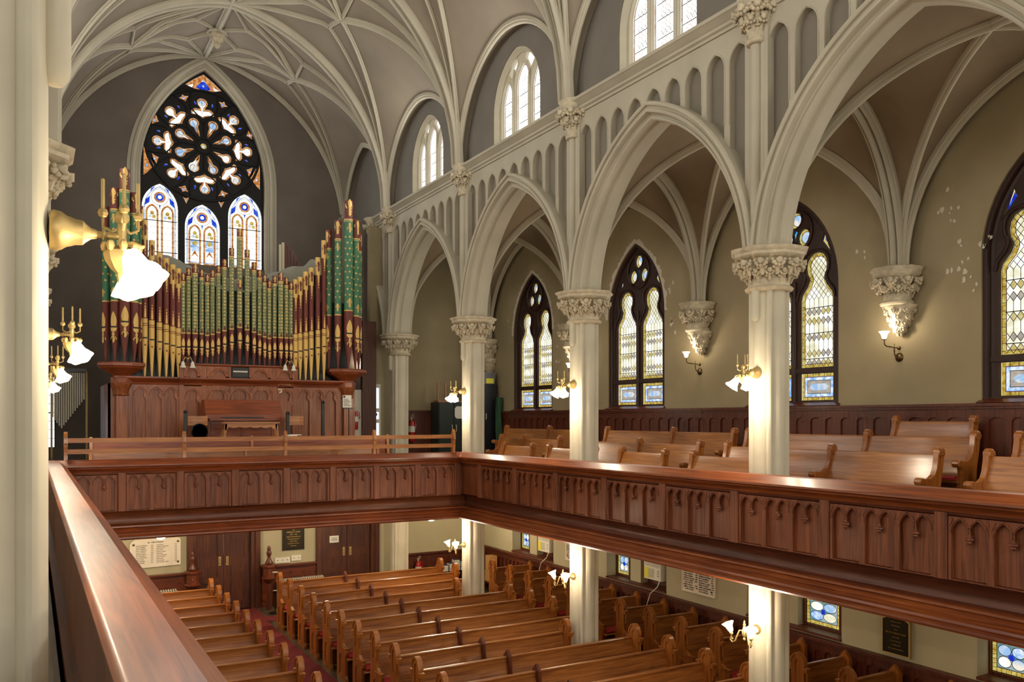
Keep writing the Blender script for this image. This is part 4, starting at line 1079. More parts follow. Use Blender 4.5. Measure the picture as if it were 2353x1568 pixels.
# ------------------------------------------------------------------ pews of the right gallery (they face the nave)
def gal_end(mb, y, x, z, side):
    P = lambda u, v, w: (x-u, y+w, z+v)       # u grows towards the nave
    out = [(-.02,0), (-.05,.55), (-.10,.80), (-.125,.95)] + [(-.075-.06*cos(PI*i/8), 1.0+.06*sin(PI*i/8)) for i in range(9)] + [(.0,.90), (.02,.80), (.06,.72), (.13,.675), (.28,.675)] + \
          [(.31+.05*sin(PI*i/6), .645+.045*cos(PI*i/6)) for i in range(7)] + [(.26,.60), (.25,.52), (.27,.30), (.33,.10), (.34,0)]
    hole = [(.05,.30), (.13,.30), (.15,.42), (.09,.52), (.04,.42)]
    mb.plate(out, [], -.018, .018, P)
    for s in (-1, 1): mb.plate(out, [hole], .018*s, .034*s, P)
    mb.lathe([(.0, -.048), (.055, -.046), (.062, -.04), (.062, .04), (.055, .046), (0, .048)], (x+.075, y, z+.99), 14, 'Y')
    mb.lathe([(.0, -.052), (.042, -.05), (.048, -.04), (.048, .04), (.042, .05), (0, .052)], (x-.31, y, z+.645), 12, 'Y')
    for k in range(5): mb.ball((x+.075+.03*cos(2*PI*k/5), y-.049, z+.99+.03*sin(2*PI*k/5)), .012, 6)
def gallery_pew(y0, y1, x, z, label, divs=()):
    t = thing('gallery_pew', (x, (y0+y1)/2, z), label, 'pew', 'pews of the right gallery')
    for y in (y0, y1): b = MB(); gal_end(b, y, x, z, 0); b.build('bench_end', 'pewz', t, smooth=30)
    for y in divs:
        b = MB(); gal_end(b, y, x, z, 0); b.build('divider', 'pewz', t, smooth=30)
    P = lambda s, u, v: (x-u, s, z+v)
    prof = [(.10,.42), (.085,.50), (.05,.62), (.0,.76), (-.04,.88), (-.055,.95), (-.065,.97), (-.10,.97), (-.105,.95), (-.09,.88), (-.05,.74), (.0,.60), (.035,.48), (.05,.42)]
    b = MB(); b.loft([[P(s, u, v) for u, v in prof] for s in (y0, y1)]); b.build('backrest', 'pewy', t)
    b = MB(); b.loft([[P(s, u, v) for u, v in ((.06,.39), (.06,.42), (.30,.435), (.325,.42), (.31,.40))] for s in (y0, y1)]); b.box(x-.08, x-.05, y0, y1, z+.01, z+.40); b.build('seat', 'pewy', t)
    b = MB(); b.loft([[P(s, u, v) for u, v in ((.09,.43), (.09,.475), (.28,.485), (.32,.465), (.315,.435))] for s in (y0+.04, y1-.04)]); b.build('seat_cushion', 'cushion', t)
    return t
R1, R2, R3, R4 = (8.99, ZG+.005), (9.62, -1.40), (10.32, -1.20), (10.98, -1.0)
R1z = -1.54
gallery_pew(5.74-3.6, 5.74, *R2, 'gallery pew at the right edge of the view, front row nearest the camera', (3.9,))
gallery_pew(5.78-3.6, 5.78, *R3, 'gallery pew at the right edge, second row back below the largest window', (3.95,))
gallery_pew(6.36, 9.96, *R2, 'long front gallery pew right of the nearest column, with a bright sheen on its back', (7.95,))
gallery_pew(6.33, 10.2, *R3, 'long gallery pew right of the nearest column, middle of the three rows', (7.9,))
gallery_pew(6.75, 7.92, *R4, 'short high gallery pew against the wainscot, topmost row right of the nearest column')
gallery_pew(8.42, 10.06, 8.99, R1z, 'low front gallery pew just left of the nearest column behind the parapet')
gallery_pew(10.75, 11.9, 8.99, R1z, 'short light front gallery pew between the two nearest columns')
gallery_pew(10.6, 14.2, *R2, 'second row gallery pew between the nearest and second columns', (12.2,))
gallery_pew(10.52, 14.15, *R3, 'top row gallery pew between the nearest and second columns, against the wainscot', (12.08,))
gallery_pew(12.72, 14.3, 8.99, R1z, 'front gallery pew just left of the second column')
gallery_pew(14.95, 16.1, 8.99, R1z, 'short front gallery pew beside the corner column')
gallery_pew(14.88, 17.4, *R2, 'second row gallery pew between the second and corner columns', (16.3,))
gallery_pew(14.9, 18.4, *R3, 'top row gallery pew below the second farthest big window', (16.4,))
# ------------------------------------------------------------------ the organ
YO = 19.95
organ = thing('pipe_organ', (4.18, YO, -1.25), 'large pipe organ with stencilled green, maroon and gold pipes over a panelled oak case', 'organ')
def trefoil(c, w, z0, zt):
    k = w/.35; out = [(w, z0)]
    for u, v in TREF[1:]: out.append((u*k, zt - (2.805-v)*k*1.0))
    return [(c+u, v) for u, v in mir(out)]
def case_panel(name, x0, x1, z0, z1, n, y=YO, hz=None, m='organw'):
    b = MB(); b.box(x0, x1, y, y+.04, z0, z1)
    p = (x1-x0)/n; hs = []
    for i in range(n):
        c = x0 + p*(i+.5); hs.append(trefoil(c, p/2-.045, hz if hz is not None else z0+.08, z1-.09))
    b.plate(rect(x0, x1, z0, z1), hs, y-.055, y, fy)
    for i in range(n):
        c = x0 + p*(i+.5); w = p/2-.02
        A = arc_pts(w, min(.30, w*1.5), 6); zt = z1-.05; zb = zt - min(.30, w*1.5)
        b.tube([(c+w-a, y-.057, zb+q) for a, q in A] + [(c-w+a, y-.057, zb+q) for a, q in A][::-1][1:], .009, 5)
        for s in (-1, 1): b.plate([(c+s*w, zt-.09), (c+s*w, zt), (c+s*(w-.09), zt)], [], y-.066, y-.055, fy)
    return b.build(name, m, organ, smooth=25)
case_panel('case_panel', 1.92, 2.86, -1.25, .76, 3)
case_panel('case_panel', 5.52, 6.50, -1.25, .76, 3)
case_panel('case_panel', 2.96, 3.34, -1.25, .74, 1, YO-.04)
case_panel('case_panel', 5.02, 5.42, -1.25, .74, 1, YO-.04)
case_panel('case_panel', 3.44, 4.94, .18, .76, 3, YO-.02)
case_panel('case_panel', 2.96, 3.34, .95, 1.20, 1, YO-.06, .97)
case_panel('case_panel', 3.44, 3.98, .95, 1.20, 1, YO-.04, .97)
case_panel('case_panel', 4.38, 4.92, .95, 1.20, 1, YO-.04, .97)
case_panel('case_panel', 5.0, 5.42, .95, 1.20, 1, YO-.06, .97)
b = MB(); b.box(3.98, 4.38, YO-.03, YO+.05, .93, 1.20); b.box(4.0, 4.36, YO-.10, YO-.02, .97, 1.175); b.build('glazed_box', 'black', organ)
b = MB(); b.box(4.02, 4.34, YO-.115, YO-.10, 1.08, 1.11); b.build('paper_strip', 'paper', organ)
for x in (2.91, 3.39, 4.97, 5.46): b = MB(); b.box(x-.05, x+.05, YO-.09, YO+.02, -1.25, .78); b.build('case_post', 'organw', organ); b = MB(); b.box(x-.045, x+.045, YO-.10, YO+.0, .93, 1.2); b.build('case_post', 'organw', organ)
for q in ((1.8, 1.93, YO-.03, YO+.05), (6.49, 6.62, YO-.03, YO+.05), (1.45, 1.50, YO+.1, 22.3), (6.92, 6.97, YO+.05, 22.3), (1.45, 1.82, YO+.10, YO+.14), (6.6, 6.95, YO+.10, YO+.14)):
    b = MB(); b.box(*q, -1.25, .78); b.build('side_panel', 'organw', organ)
b = MB()
for x0, x1, d in ((1.55, 6.86, 0), (2.86, 5.52, .05)):
    b.loft([[(x, YO-d+a, z) for a, z in ((0,.76), (-.05,.765), (-.06,.80), (-.045,.82), (-.11,.86), (-.14,.90), (-.14,.935), (.3,.94), (.3,.76))] for x in (x0, x1)])
b.loft([[(x, YO+a, z) for a, z in ((-.05,1.19), (-.11,1.20), (-.13,1.225), (-.13,1.25), (.35,1.25), (.35,1.19))] for x in (2.86, 5.52)])
b.build('cornice', 'organx', organ)
for x, a in ((1.70, 0), (6.74, 0)):
    b = MB()
    for q in (0,): b.box(x-.11, x+.11, YO-.14, YO+.10, -1.25, .52)
    b.lathe([(.12, .50), (.15, .53), (.13, .56), (.15, .66), (.19, .74), (.20, .78)], (x, YO-.04, 0), 16, flute=.08, nf=8)
    b.build('corner_post', 'organw', organ)
    b = MB()
    def half(r, z): return [(x + r*cos(2*PI*j/8+PI/8)*1.08, YO-.0 + r*sin(2*PI*j/8+PI/8)*.8, z) for j in range(8)]
    b.loft([half(.20,.78), half(.21,.90), half(.17,.93), half(.22,.98), half(.42,1.10), half(.44,1.13), half(.47,1.15), half(.47,1.20), half(.45,1.225)])
    b.build('tower_console', 'organx', organ, smooth=20)
FLEUR = [(.0,.5), (.09,.36), (.12,.22), (.06,.10), (.05,.02), (.14,.04), (.22,.14), (.22,.24), (.15,.28), (.18,.20), (.13,.13), (.05,-.0), (.05,-.05), (.12,-.05), (.12,-.09), (.05,-.10), (.09,-.20), (.0,-.32)]
FLEURF = [(u, v) for u, v in FLEUR] + [(-u, v) for u, v in FLEUR[::-1][1:-1]]
def pipe(x, y, zf, zm, zt, r, kind, fa=0.):
    """fa: which way the mouth looks, 0 = straight out"""
    mats = ['maroon', 'gold', 'green', 'pattern', 'black']
    b = MB(); n = 18
    W = lambda u, v, w: (x + (r+w)*sin(u/r + fa), y - (r+w)*cos(u/r + fa), v)
    cyl = lambda z0, z1, mi, rr=1.0: b.loft([[(x + r*rr*cos(2*PI*j/n), y + r*rr*sin(2*PI*j/n), z) for j in range(n)] for z in (z0, z1)], True, False, mi)
    foot = 1 if kind == 'f' else 0
    body = {'c': 3, 'f': 0, 't': 2}[kind]
    b.lathe([(.016, zf), (.022, zf+.05), (r, zm-.10)], (x, y, 0), n, mi=foot); cyl(zm-.10, zm+.10, foot)
    hl = {'c': .30, 'f': .42, 't': .55}[kind]
    cap = {'c': .20, 'f': .42, 't': .46}[kind]
    cyl(zm+.10, zm+hl, 0 if kind != 'f' else 1)
    if kind == 'f':
        cyl(zm+.26, zm+.275, 0, 1.01); cyl(zm+.30, zm+.315, 0, 1.01); cyl(zm+hl, zt-cap, 0)
    else: cyl(zm+hl, zt-cap, body)
    cyl(zt-cap, zt-.0, 1 if kind == 'f' else 0)
    b.add([(x + r*.9*cos(2*PI*j/n), y + r*.9*sin(2*PI*j/n), zt-.01) for j in range(n)], [tuple(range(n))], 4)
    for z in ((zt-cap, zm+hl) if kind != 'f' else (zt-cap,)): cyl(z-.012, z+.018, 1, 1.015)
    if kind != 'f': cyl(zt-cap-.045, zt-cap-.03, 1, 1.01)
    # mouth: pointed upper lip, slit, half round lower lip
    mw = r*.78; hh = {'c': .17, 'f': .24, 't': .32}[kind]
    if kind == 'c': hh = .12 + r*1.1
    up = [(mw*.75, 0), (mw*.95, hh*.30), (mw*.80, hh*.55), (mw*.4, hh*.82), (0, hh), (-mw*.4, hh*.82), (-mw*.80, hh*.55), (-mw*.95, hh*.30), (-mw*.75, 0)]
    P = lambda pts, cz, w, mi, sc=1.: b.wrapped([(u*sc, cz+v*sc) for u, v in pts], w, W, r*.3, mi)
    P(up, zm+.012, .004, 1); b.wrapped(rect(-mw*.95, mw*.95, zm-.020, zm+.012), .005, W, r*.3, 4)
    P([(mw*cos(PI+PI*i/8), hh*.28*sin(PI+PI*i/8)) for i in range(9)], zm-.022, .004, 1)
    if kind == 'c':
        P(FLEURF, zt-cap*.5, .003, 1, .20*r/.055); P(FLEURF, zm-hh*.28-.09, .003, 1, .16); P([(0,.07), (.025,.0), (0,-.03), (-.025,0)], zm+hl+.04, .003, 0, 1.2)
    elif kind == 't':
        P(FLEURF, zt-cap*.48, .003, 1, .50*r/.10)
        P([(-u, -v) for u, v in FLEURF], zt-cap-.17, .003, 1, .30*r/.1); P(FLEURF, zm+hl+.16, .003, 1, .30*r/.1); P([(-u, -v) for u, v in FLEURF], zm-.20, .003, 1, .30)
        z = zt-cap-.42; k = 0
        while z > zm+hl+.36:
            for uu in ((-.055, .055) if k % 2 else (0., .11, -.11)):
                P([((.020+.008*(j % 2))*cos(2*PI*j/12)+uu, (.020+.008*(j % 2))*sin(2*PI*j/12)) for j in range(12)], z, .003, 1)
            z -= .14; k += 1
    else:
        for j in range(5):
            P([(0,.05), (.028,.02), (.012,.0), (.028,-.02), (0,-.05), (-.028,-.02), (-.012,0), (-.028,.02)], zt-cap-.05-.065*j, .003, 1, 1.0-.15*j)
            P([(0,.05), (.028,.02), (.012,.0), (.028,-.02), (0,-.05), (-.028,-.02), (-.012,0), (-.028,.02)], zm+hl+.06+.065*j, .003, 1, 1.0-.15*j)
        P(FLEURF, zt-.25, .004, 0, .32); P([(.026*cos(2*PI*j/16)*(1 if j % 2 else .5), .026*sin(2*PI*j/16)*(1 if j % 2 else .5)) for j in range(16)], zm-.16, .004, 0)
    if kind == 'c' and abs(x-4.174) < .01:
        P([(.052*cos(t_*PI/8), .13*sin(t_*PI/8)) for t_ in range(16)], 3.10, .0035, 0); P(FLEURF, 3.10, .005, 1, .24)
    b.build('pipe', mats, organ, smooth=40)
for x, z in [(2.166,4.348), (2.307,3.918), (2.464,3.667), (2.603,3.556), (2.738,3.425), (2.855,3.349)]: pipe(x, YO-.04, .94, 1.78-.18*(x-2.17)/.7, z, .062, 'f')
CT = [(2.951,3.256), (3.065,3.377), (3.203,3.458), (3.342,3.372), (3.463,3.27), (3.576,3.383), (3.704,3.496), (3.838,3.648), (3.995,3.918), (4.174,4.38), (4.342,3.913), (4.499,3.638), (4.624,3.476), (4.74,3.371), (4.85,3.242), (4.971,3.364), (5.114,3.434), (5.246,3.349), (5.353,3.244)]
for i, (x, z) in enumerate(CT): pipe(x, YO-.05, 1.25, 1.62 + .19*max(0, 1-abs(i-9)/4.) - .03*(i in (4, 14)), z, .050 + .014*(i in (2, 16)) + .012*max(0, 1-abs(i-9)/3) , 'c')
for x, z in [(5.463,3.319), (5.577,3.39), (5.711,3.528), (5.846,3.638), (6.009,3.898), (6.159,4.323)]: pipe(x, YO-.04, .94, 1.60+.16*(x-5.46)/.7, z, .060, 'f')
for (x, z, y, r, fa) in [(1.40,4.55,19.95,.075,-.9), (1.563,4.92,19.76,.09,-.45), (1.742,5.33,19.68,.105,0), (1.938,4.87,19.76,.09,.45), (2.07,4.65,19.95,.07,.9),
                         (6.29,4.60,19.95,.075,-.9), (6.463,4.81,19.76,.085,-.45), (6.695,5.29,19.68,.105,0), (6.90,4.86,19.76,.09,.45), (7.05,4.6,19.95,.075,.9)]:
    pipe(x, y, 1.225, 2.08 if r > .1 else 1.97, z, r, 't', fa)
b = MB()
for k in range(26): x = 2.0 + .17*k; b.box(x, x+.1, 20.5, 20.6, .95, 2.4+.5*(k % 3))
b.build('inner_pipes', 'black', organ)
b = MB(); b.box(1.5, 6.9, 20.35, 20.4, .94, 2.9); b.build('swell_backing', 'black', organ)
# dust sheet thrown over the pipes behind
b = MB(); rings = []
KS = [(2.35,3.95), (2.9,3.86), (3.5,3.62), (4.2,3.50), (4.9,3.62), (5.4,3.82), (5.9,3.98), (6.15,4.12), (6.32,4.10), (6.45,3.6)]
def ks(x):
    for (a, za), (e, ze) in zip(KS, KS[1:]):
        if x <= e: q = (x-a)/(e-a); q = q*q*(3-2*q)*.5 + q*.5; return za+(ze-za)*q
    return KS[-1][1]
for i in range(61):
    x = 2.35 + 4.1*i/60
    rings.append([(x + .03*sin(j*1.3+i*.6), 20.45 + .2*j + .03*sin(i*.5+j), ks(x) - .5*max(0, 1-j/1.5) - .03*j*j + .035*sin(i*.75 + j*1.7)) for j in range(8)])
b.loft(rings, False, False)
tag(b.build('dust_sheet', 'cloth', loc=(4.3, 20.6, 3.4), smooth=80), 'grey dust sheet sagging over the organ behind the pipe tops', 'dust sheet')
tw = thing('wooden_organ_pipes', (6.1, 22.45, ZG), 'stepped row of brown square wooden organ pipes standing behind the dust sheet', 'organ pipes')
for k in range(7): b = MB(); b.box(5.86+.085*k, 5.93+.085*k, 22.4, 22.5, ZG, 4.68-.035*k*k*.6-.03*k); b.build('wooden_pipe', 'dark', tw)
for k in range(2): b = MB(); b.box(5.70+.075*k, 5.755+.075*k, 22.3, 22.36, ZG, 4.62+.06*k); b.build('pale_pipe', 'under', tw)

# console, bench, chairs and clutter in the organ gallery
FO = -1.25
t = thing('organ_console', (4.1, 19.2, FO), 'oak organ console with a sloping lid and shelf under the carved case', 'console')
b = MB(); b.plate([(19.0,.10), (19.0,.02), (19.5,.02), (19.5,.43), (19.25,.43)], [], 3.28, 4.92, lambda u, v, w: (w, u, v)); b.build('sloping_lid', 'organx', t)
b = MB(); b.box(3.35, 4.85, 19.12, 19.5, FO, .02); b.box(3.35, 4.9, 18.95, 19.5, -.03, .02)
b.plate(rect(3.4, 4.8, -.75, -.06), [rect(3.5, 4.05, -.4, -.12), rect(4.12, 4.7, -.4, -.12)], 19.09, 19.12, fy); b.build('body', 'organx', t)
b = MB(); b.box(3.6, 4.5, 18.93, 19.0, .03, .05); b.build('keyboard_slip', 'black', t)
b = MB(); b.box(4.95, 5.25, 19.45, 19.62, -.05, .42); b.build('side_cupboard', 'organw', t)
t = thing('organ_bench', (4.05, 18.2, FO), 'long oak organ bench with a scalloped apron and slanting legs', 'bench')
b = MB(); b.box(3.46, 4.62, 18.05, 18.35, -.09, -.055); b.build('seat', 'lightoak', t)
b = MB(); sc = [(3.5,-.09), (4.58,-.09), (4.56,-.24), (4.48,-.20)] + [(4.44-.86*i/16, -.155-.03*abs(sin(i*PI/4))) for i in range(17)] + [(3.56,-.20), (3.5,-.24)]
b.plate(sc, [], 18.08, 18.11, fy); b.build('apron', 'lightoak', t)
for x, s in ((3.52, -1), (4.56, 1)):
    for y in (18.1, 18.3): b = MB(); b.loft([[(x+s*k-.025, y-.02, z), (x+s*k+.025, y-.02, z), (x+s*k+.025, y+.02, z), (x+s*k-.025, y+.02, z)] for k, z in ((0, -.10), (.12, FO))]); b.build('leg', 'lightoak', t)
def chair(x, y, label):
    t = thing('wooden_chair', (x, y, FO), label, 'chair', 'slat back chairs beside the console')
    b = MB(); b.box(x-.19, x+.19, y-.2, y+.2, FO+.43, FO+.46); b.build('seat', 'organx', t)
    b = MB(); b.loft([[(x+q, y-.19-.03*cos(q*6), z) for z in (FO+1.12, FO+1.32)] + [(x+q, y-.215-.03*cos(q*6), z) for z in (FO+1.32, FO+1.12)] for q in [-.2+.05*i for i in range(9)]]); b.build('top_rail', 'lightoak', t)
    for k in range(6): q = -.16+.064*k; b = MB(); b.tube([(x+q*.9, y-.19, FO+.46), (x+q, y-.21, FO+1.13)], .009, 6); b.build('slat', 'organx', t)
    for sx in (-1, 1):
        for sy in (-1, 1): b = MB(); b.tube([(x+sx*.17, y+sy*.18, FO+.43), (x+sx*.19, y+sy*.2, FO)], .016, 6); b.build('leg', 'organx', t)
chair(3.07, 18.95, 'slat back wooden chair left of the organ console behind the round fan')
chair(5.12, 18.93, 'slat back wooden chair right of the organ console behind a black stand')
t = thing('round_floor_fan', (3.03, 18.3, FO), 'round black floor fan standing left of the organ console', 'fan')
b = MB(); b.lathe([(.15,-.06), (.165,-.04), (.165,.04), (.15,.06), (.14,.04), (.14,-.04), (.15,-.06)], (3.03, 18.3, -.25), 28, 'Y')
for k in range(3, 14, 2): b.lathe([(.01*k, -.05), (.01*k+.004, -.05), (.01*k+.004, -.045), (.01*k, -.045), (.01*k, -.05)], (3.03, 18.3, -.25), 24, 'Y')
b.build('cage', 'black', t)
b = MB(); b.lathe([(.0,-.055), (.03,-.05), (.03,.05), (0,.055)], (3.03, 18.3, -.25), 12, 'Y'); b.build('hub', 'silver', t)
b = MB(); 
for k in range(4): a = k*PI/2; b.plate([(.02*cos(a), .02*sin(a)), (.12*cos(a-.35), .12*sin(a-.35)), (.13*cos(a), .13*sin(a)), (.12*cos(a+.35), .12*sin(a+.35))], [], -.004, .004, lambda u, v, w: (3.03+u, 18.31+w, -.25+v))
b.build('blades', 'greypl', t)
b = MB(); b.tube([(3.03, 18.33, -.4), (3.03, 18.33, FO+.03)], .015, 8); b.box(2.92, 3.14, 18.2, 18.4, -.43, -.39); b.build('stand', 'black', t); b = MB(); b.lathe([(.16, FO), (.16, FO+.02), (.03, FO+.04)], (3.03, 18.33, 0), 20); b.build('base', 'black', t)
for x, z, lb in ((2.79, .17, 'black padded stand at the left of the slat back chair'), (4.91, .15, 'black padded stand before the right slat back chair'), (5.70, .40, 'tall thin black stand leaning before the right case panels')):
    t = thing('black_stand', (x, 18.5, FO), lb, 'stand')
    b = MB(); b.tube([(x, 18.5, FO+.05), (x, 18.5, -.3)], .012, 8); b.build('pole', 'black', t)
    b = MB(); b.loft([[(x+a, 18.5+c, q) for a, c in ((-.032,-.03), (.032,-.03), (.032,.03), (-.032,.03))] for q in (-.5, z-.03)]); b.ball((x, 18.5, z-.02), .045, 8); b.build('padded_head', 'black', t)
    b = MB()
    for k in range(3): a = k*2.1; b.tube([(x, 18.5, FO+.14), (x+.2*cos(a), 18.5+.2*sin(a), FO+.015)], .01, 6)
    b.build('tripod_foot', 'black', t)
t = thing('music_stand', (6.38, 18.8, FO), 'black music stand holding a white notice at the right of the organ', 'music stand')
b = MB(); b.tube([(6.42, 18.85, FO+.02), (6.42, 18.85, .25)], .012, 8); b.build('pole', 'black', t)
b = MB(); b.plate(rect(6.26, 6.5, .24, .27), [], 18.76, 18.84, fy); b.build('ledge', 'black', t)
b = MB(); b.plate(rect(6.27, 6.48, .27, .56), [], 18.83, 18.835, fy); b.build('notice', 'paper', t)
b = MB(); b.box(6.285, 6.33, 18.826, 18.83, .50, .545)
for k in range(6): b.box(6.29, 6.46-.03*(k % 3), 18.826, 18.83, .31+.03*k, .32+.03*k)
b.build('printing', 'ink', t)
b = MB()
for k in range(3): a = k*2.1; b.tube([(6.42, 18.85, FO+.14), (6.42+.2*cos(a), 18.85+.2*sin(a), FO+.015)], .01, 6)
b.build('tripod_foot', 'black', t)
b = MB(); b.box(4.72, 5.0, 18.05, 18.3, -.36, -.345); b.box(4.85, 5.10, 18.08, 18.32, -.345, -.33)
tb = thing('side_table', (4.92, 18.18, FO), 'low side table behind the safety rail stacked with loose white papers', 'table')
c = MB(); c.box(4.7, 5.12, 18.02, 18.35, -.39, -.36); c.build('tabletop', 'organx', tb)
for x in (4.73, 5.09):
    for y in (18.05, 18.32): c = MB(); c.box(x-.02, x+.02, y-.02, y+.02, FO, -.39); c.build('leg', 'organx', tb)
tag(b.build('paper_pile', 'paper', loc=(4.9, 18.2, -.36)), 'loose white sheets of music piled behind the safety rail', 'papers')
for x, lb in ((3.02, 'small brass lamp with two unlit bell shades on the organ case, left one'), (5.27, 'small brass lamp with two unlit bell shades on the organ case, right one')):
    t = thing('organ_lamp', (x, 19.72, 1.22), lb, 'lamp', 'unlit lamps on the organ case')
    b = MB(); b.tube([(x, YO-.1, 1.22), (x, 19.72, 1.3)], .012, 6); b.tube([(x-.10, 19.7, 1.28), (x-.05, 19.7, 1.38), (x, 19.7, 1.33), (x+.05, 19.7, 1.38), (x+.10, 19.7, 1.27)], .009, 6); b.ball((x, 19.7, 1.34), .025, 8); b.build('bracket', 'brass', t)
    for s in (-1, 1): b = MB(); b.lathe([(.02, 1.28), (.035, 1.25), (.045, 1.19), (.068, 1.14), (.062, 1.14), (.04, 1.19), (.015, 1.27)], (x+s*.10, 19.7, 0), 14); b.build('shade', 'bulbglass', t)
t = thing('thermostat', (5.09, YO-.06, .66), 'small white thermostat box on the organ case', 'thermostat'); b = MB(); b.box(5.045, 5.135, YO-.10, YO-.055, .62, .71); b.build('box', 'white', t); b = MB(); b.box(5.085, 5.095, YO-.106, YO-.10, .65, .68); b.build('dial', 'ink', t)
# choir benches
for x0, x1, y, zt, lb in ((.95, 6.5, 17.15, -.62, 'long light oak choir bench just behind the safety rail'), (1.0, 7.0, 18.75-.9, -.38, 'long dark oak choir bench further back before the organ console')):
    t = thing('choir_bench', ((x0+x1)/2, y, ZG), lb, 'bench')
    b = MB(); b.loft([[(x, y+a, z) for a, z in ((0, ZG+.42), (.06, zt), (.09, zt), (.03, ZG+.42))] for x in (x0, x1)]); b.build('backrest', 'pewx' if zt < -.5 else 'organx', t)
    b = MB(); b.box(x0, x1, y-.36 if zt < -.5 else y-.3, y+.02, ZG+.40, ZG+.43); b.build('seat', 'lightoak', t)
    for x in (x0, (x0+x1)/2, x1): b = MB(); b.plate([(y-.36, ZG), (y-.36, ZG+.60), (y-.05, ZG+.62), (y+.03, zt+.04), (y+.12, zt+.04), (y+.06, ZG)], [], x-.025, x+.025, lambda u, v, w: (w, u, v)); b.build('bench_end', 'lightoak', t)
# tubular chimes at the far left
t = thing('tubular_chimes', (.85, 22, 1.15), 'row of hanging brass tubular chimes, stepped lengths, left of the organ', 'chimes')
for k in range(15):
    x = .44 + .046*k; zb_ = -.21 + abs(x-.62)*1.45
    b = MB(); b.lathe([(.0, 1.08), (.017, 1.08), (.017, zb_), (0, zb_)], (x, 22, 0), 10); b.build('chime', 'silver', t)
b = MB(); b.box(.38, 1.14, 21.96, 22.04, 1.10, 1.18); b.build('frame', 'black', t)
b = MB(); b.box(.40, .44, 21.98, 22.02, ZG, 1.1); b.box(1.12, 1.16, 21.98, 22.02, ZG, 1.1); b.build('upright', 'brassd', t)
for (x, z, w_) in ((.95, .0, .10), (.85, -.16, .16)):
    pass
# passage at the right of the organ
b = MB(); b.box(7.12, 7.62, 21.3, 21.4, ZG, .78); struct(b.build('wall_passage', 'creamwall', loc=O0))
b = MB(); b.box(7.62, 8.0, 21.25, 21.33, ZG, 2.6); b.box(7.60, 7.64, 21.2, 21.36, ZG, 2.6)
struct(b.build('door_3', 'door', loc=(7.8, 21.3, ZG)))
t = MB(); t.plate(rect(8.02, 8.24, ZG+.01, .95), [rect(8.06, 8.2, -.55, -.1), rect(8.06, 8.2, 0, .2), rect(8.06, 8.2, .3, .85)], YD-.04, YD+.0, fy)
o = struct(t.build('door_4', 'white', loc=(8.13, YD, ZG)))
t = MB(); t.box(8.02, 8.24, YD+.001, YD+.03, ZG+.01, .95); t.build('panel', 'g_door', o); t = MB(); t.plate(circ(8.09, .13, .05, 12), [circ(8.09, .13, .03, 10)], YD-.06, YD-.04, fy); t.box(8.02, 8.16, YD-.055, YD-.045, .125, .135); t.build('latch', 'black', o)
b = MB(); b.box(7.30, 8.22, YD+.6, YD+.7, ZG, 5.5)
struct(b.build('wall_behind_organ_passage', 'dusk', loc=O0))

# extinguishers
def extinguisher(x, y, z, s, label):
    t = thing('fire_extinguisher', (x, y, z), label, 'fire extinguisher', 'red fire extinguishers')
    b = MB(); b.lathe([(.0, z), (.065*s, z+.01), (.07*s, z+.03), (.07*s, z+.36*s), (.05*s, z+.42*s), (.02*s, z+.44*s)], (x, y, 0), 18); b.build('cylinder', 'red', t)
    b = MB(); b.lathe([(.0715*s, z+.20*s), (.0715*s, z+.32*s)], (x, y, 0), 18); b.build('paper_label', 'paper', t)
    b = MB(); b.tube([(x, y, z+.43*s), (x, y, z+.49*s)], .015, 8); b.tube([(x-.03, y, z+.47*s), (x+.07, y-.01, z+.51*s)], .008, 6); b.tube([(x-.03, y, z+.50*s), (x+.06, y-.01, z+.56*s)], .008, 6); b.build('handle', 'silver', t)
    b = MB(); b.tube([(x+.02, y-.02, z+.46*s), (x+.09, y-.05, z+.42*s), (x+.10, y-.06, z+.32*s), (x+.09, y-.06, z+.26*s)], [.008, .010, .012, .02], 8); b.build('hose', 'red', t)
extinguisher(9.10, 21.45, -.62, 1.35, 'red fire extinguisher on the dark wainscot beside the green cabinet')
extinguisher(9.30, 21.45, -4.45, 1.2, 'red fire extinguisher below the organ gallery beside the stacked books')
extinguisher(7.40, 21.2, -.28, 1.1, 'dark red fire extinguisher on the white wall right of the organ')

# right aisle back corner
wb = MB(); wb.box(8.72, XW, YD-.05, YD-.0, ZG, .24); wb.box(8.72, XW, YD-.09, YD, .20, .25)
for k in range(7): wb.box(8.80+.36*k, 9.08+.36*k, YD-.065, YD-.05, -.9, .1)
struct(wb.build('trim_back_wainscot', 'dark', loc=O0))
wb = MB(); wb.box(8.80, XW, YD-.05, YD-.0, ZF, -3.72); wb.box(8.80, XW, YD-.10, YD, -3.76, -3.71)
for k in range(7): wb.box(8.86+.36*k, 9.14+.36*k, YD-.065, YD-.05, -4.6, -3.86)
struct(wb.build('trim_back_lower_wainscot', 'dark', loc=O0))
t = thing('steel_cabinet', (10.15, 21.2, ZG), 'dark green double door steel cabinet with a white paper notice on it', 'cabinet')
b = MB(); b.box(9.7, 10.62, 21.0, 21.5, ZG, .47); b.build('body', 'cabinet', t)
for x0, x1 in ((9.72, 10.15), (10.17, 10.60)): b = MB(); b.box(x0, x1, 20.97, 21.0, ZG+.05, .44); d = b.build('door', 'cabinet', t); h = MB(); xx = 10.10 if x0 < 10 else 10.22; h.tube([(xx, 20.96, -.35), (xx, 20.94, -.3), (xx, 20.94, -.2), (xx, 20.96, -.15)], .012, 6); h.build('handle', 'silver', d)
b = MB(); b.plate([(10.24,.02), (10.5,.02), (10.56,.08), (10.56,.30), (10.5,.36), (10.24,.36), (10.18,.30), (10.18,.08)], [], 20.955, 20.965, fy); b.build('notice', 'paper', t)
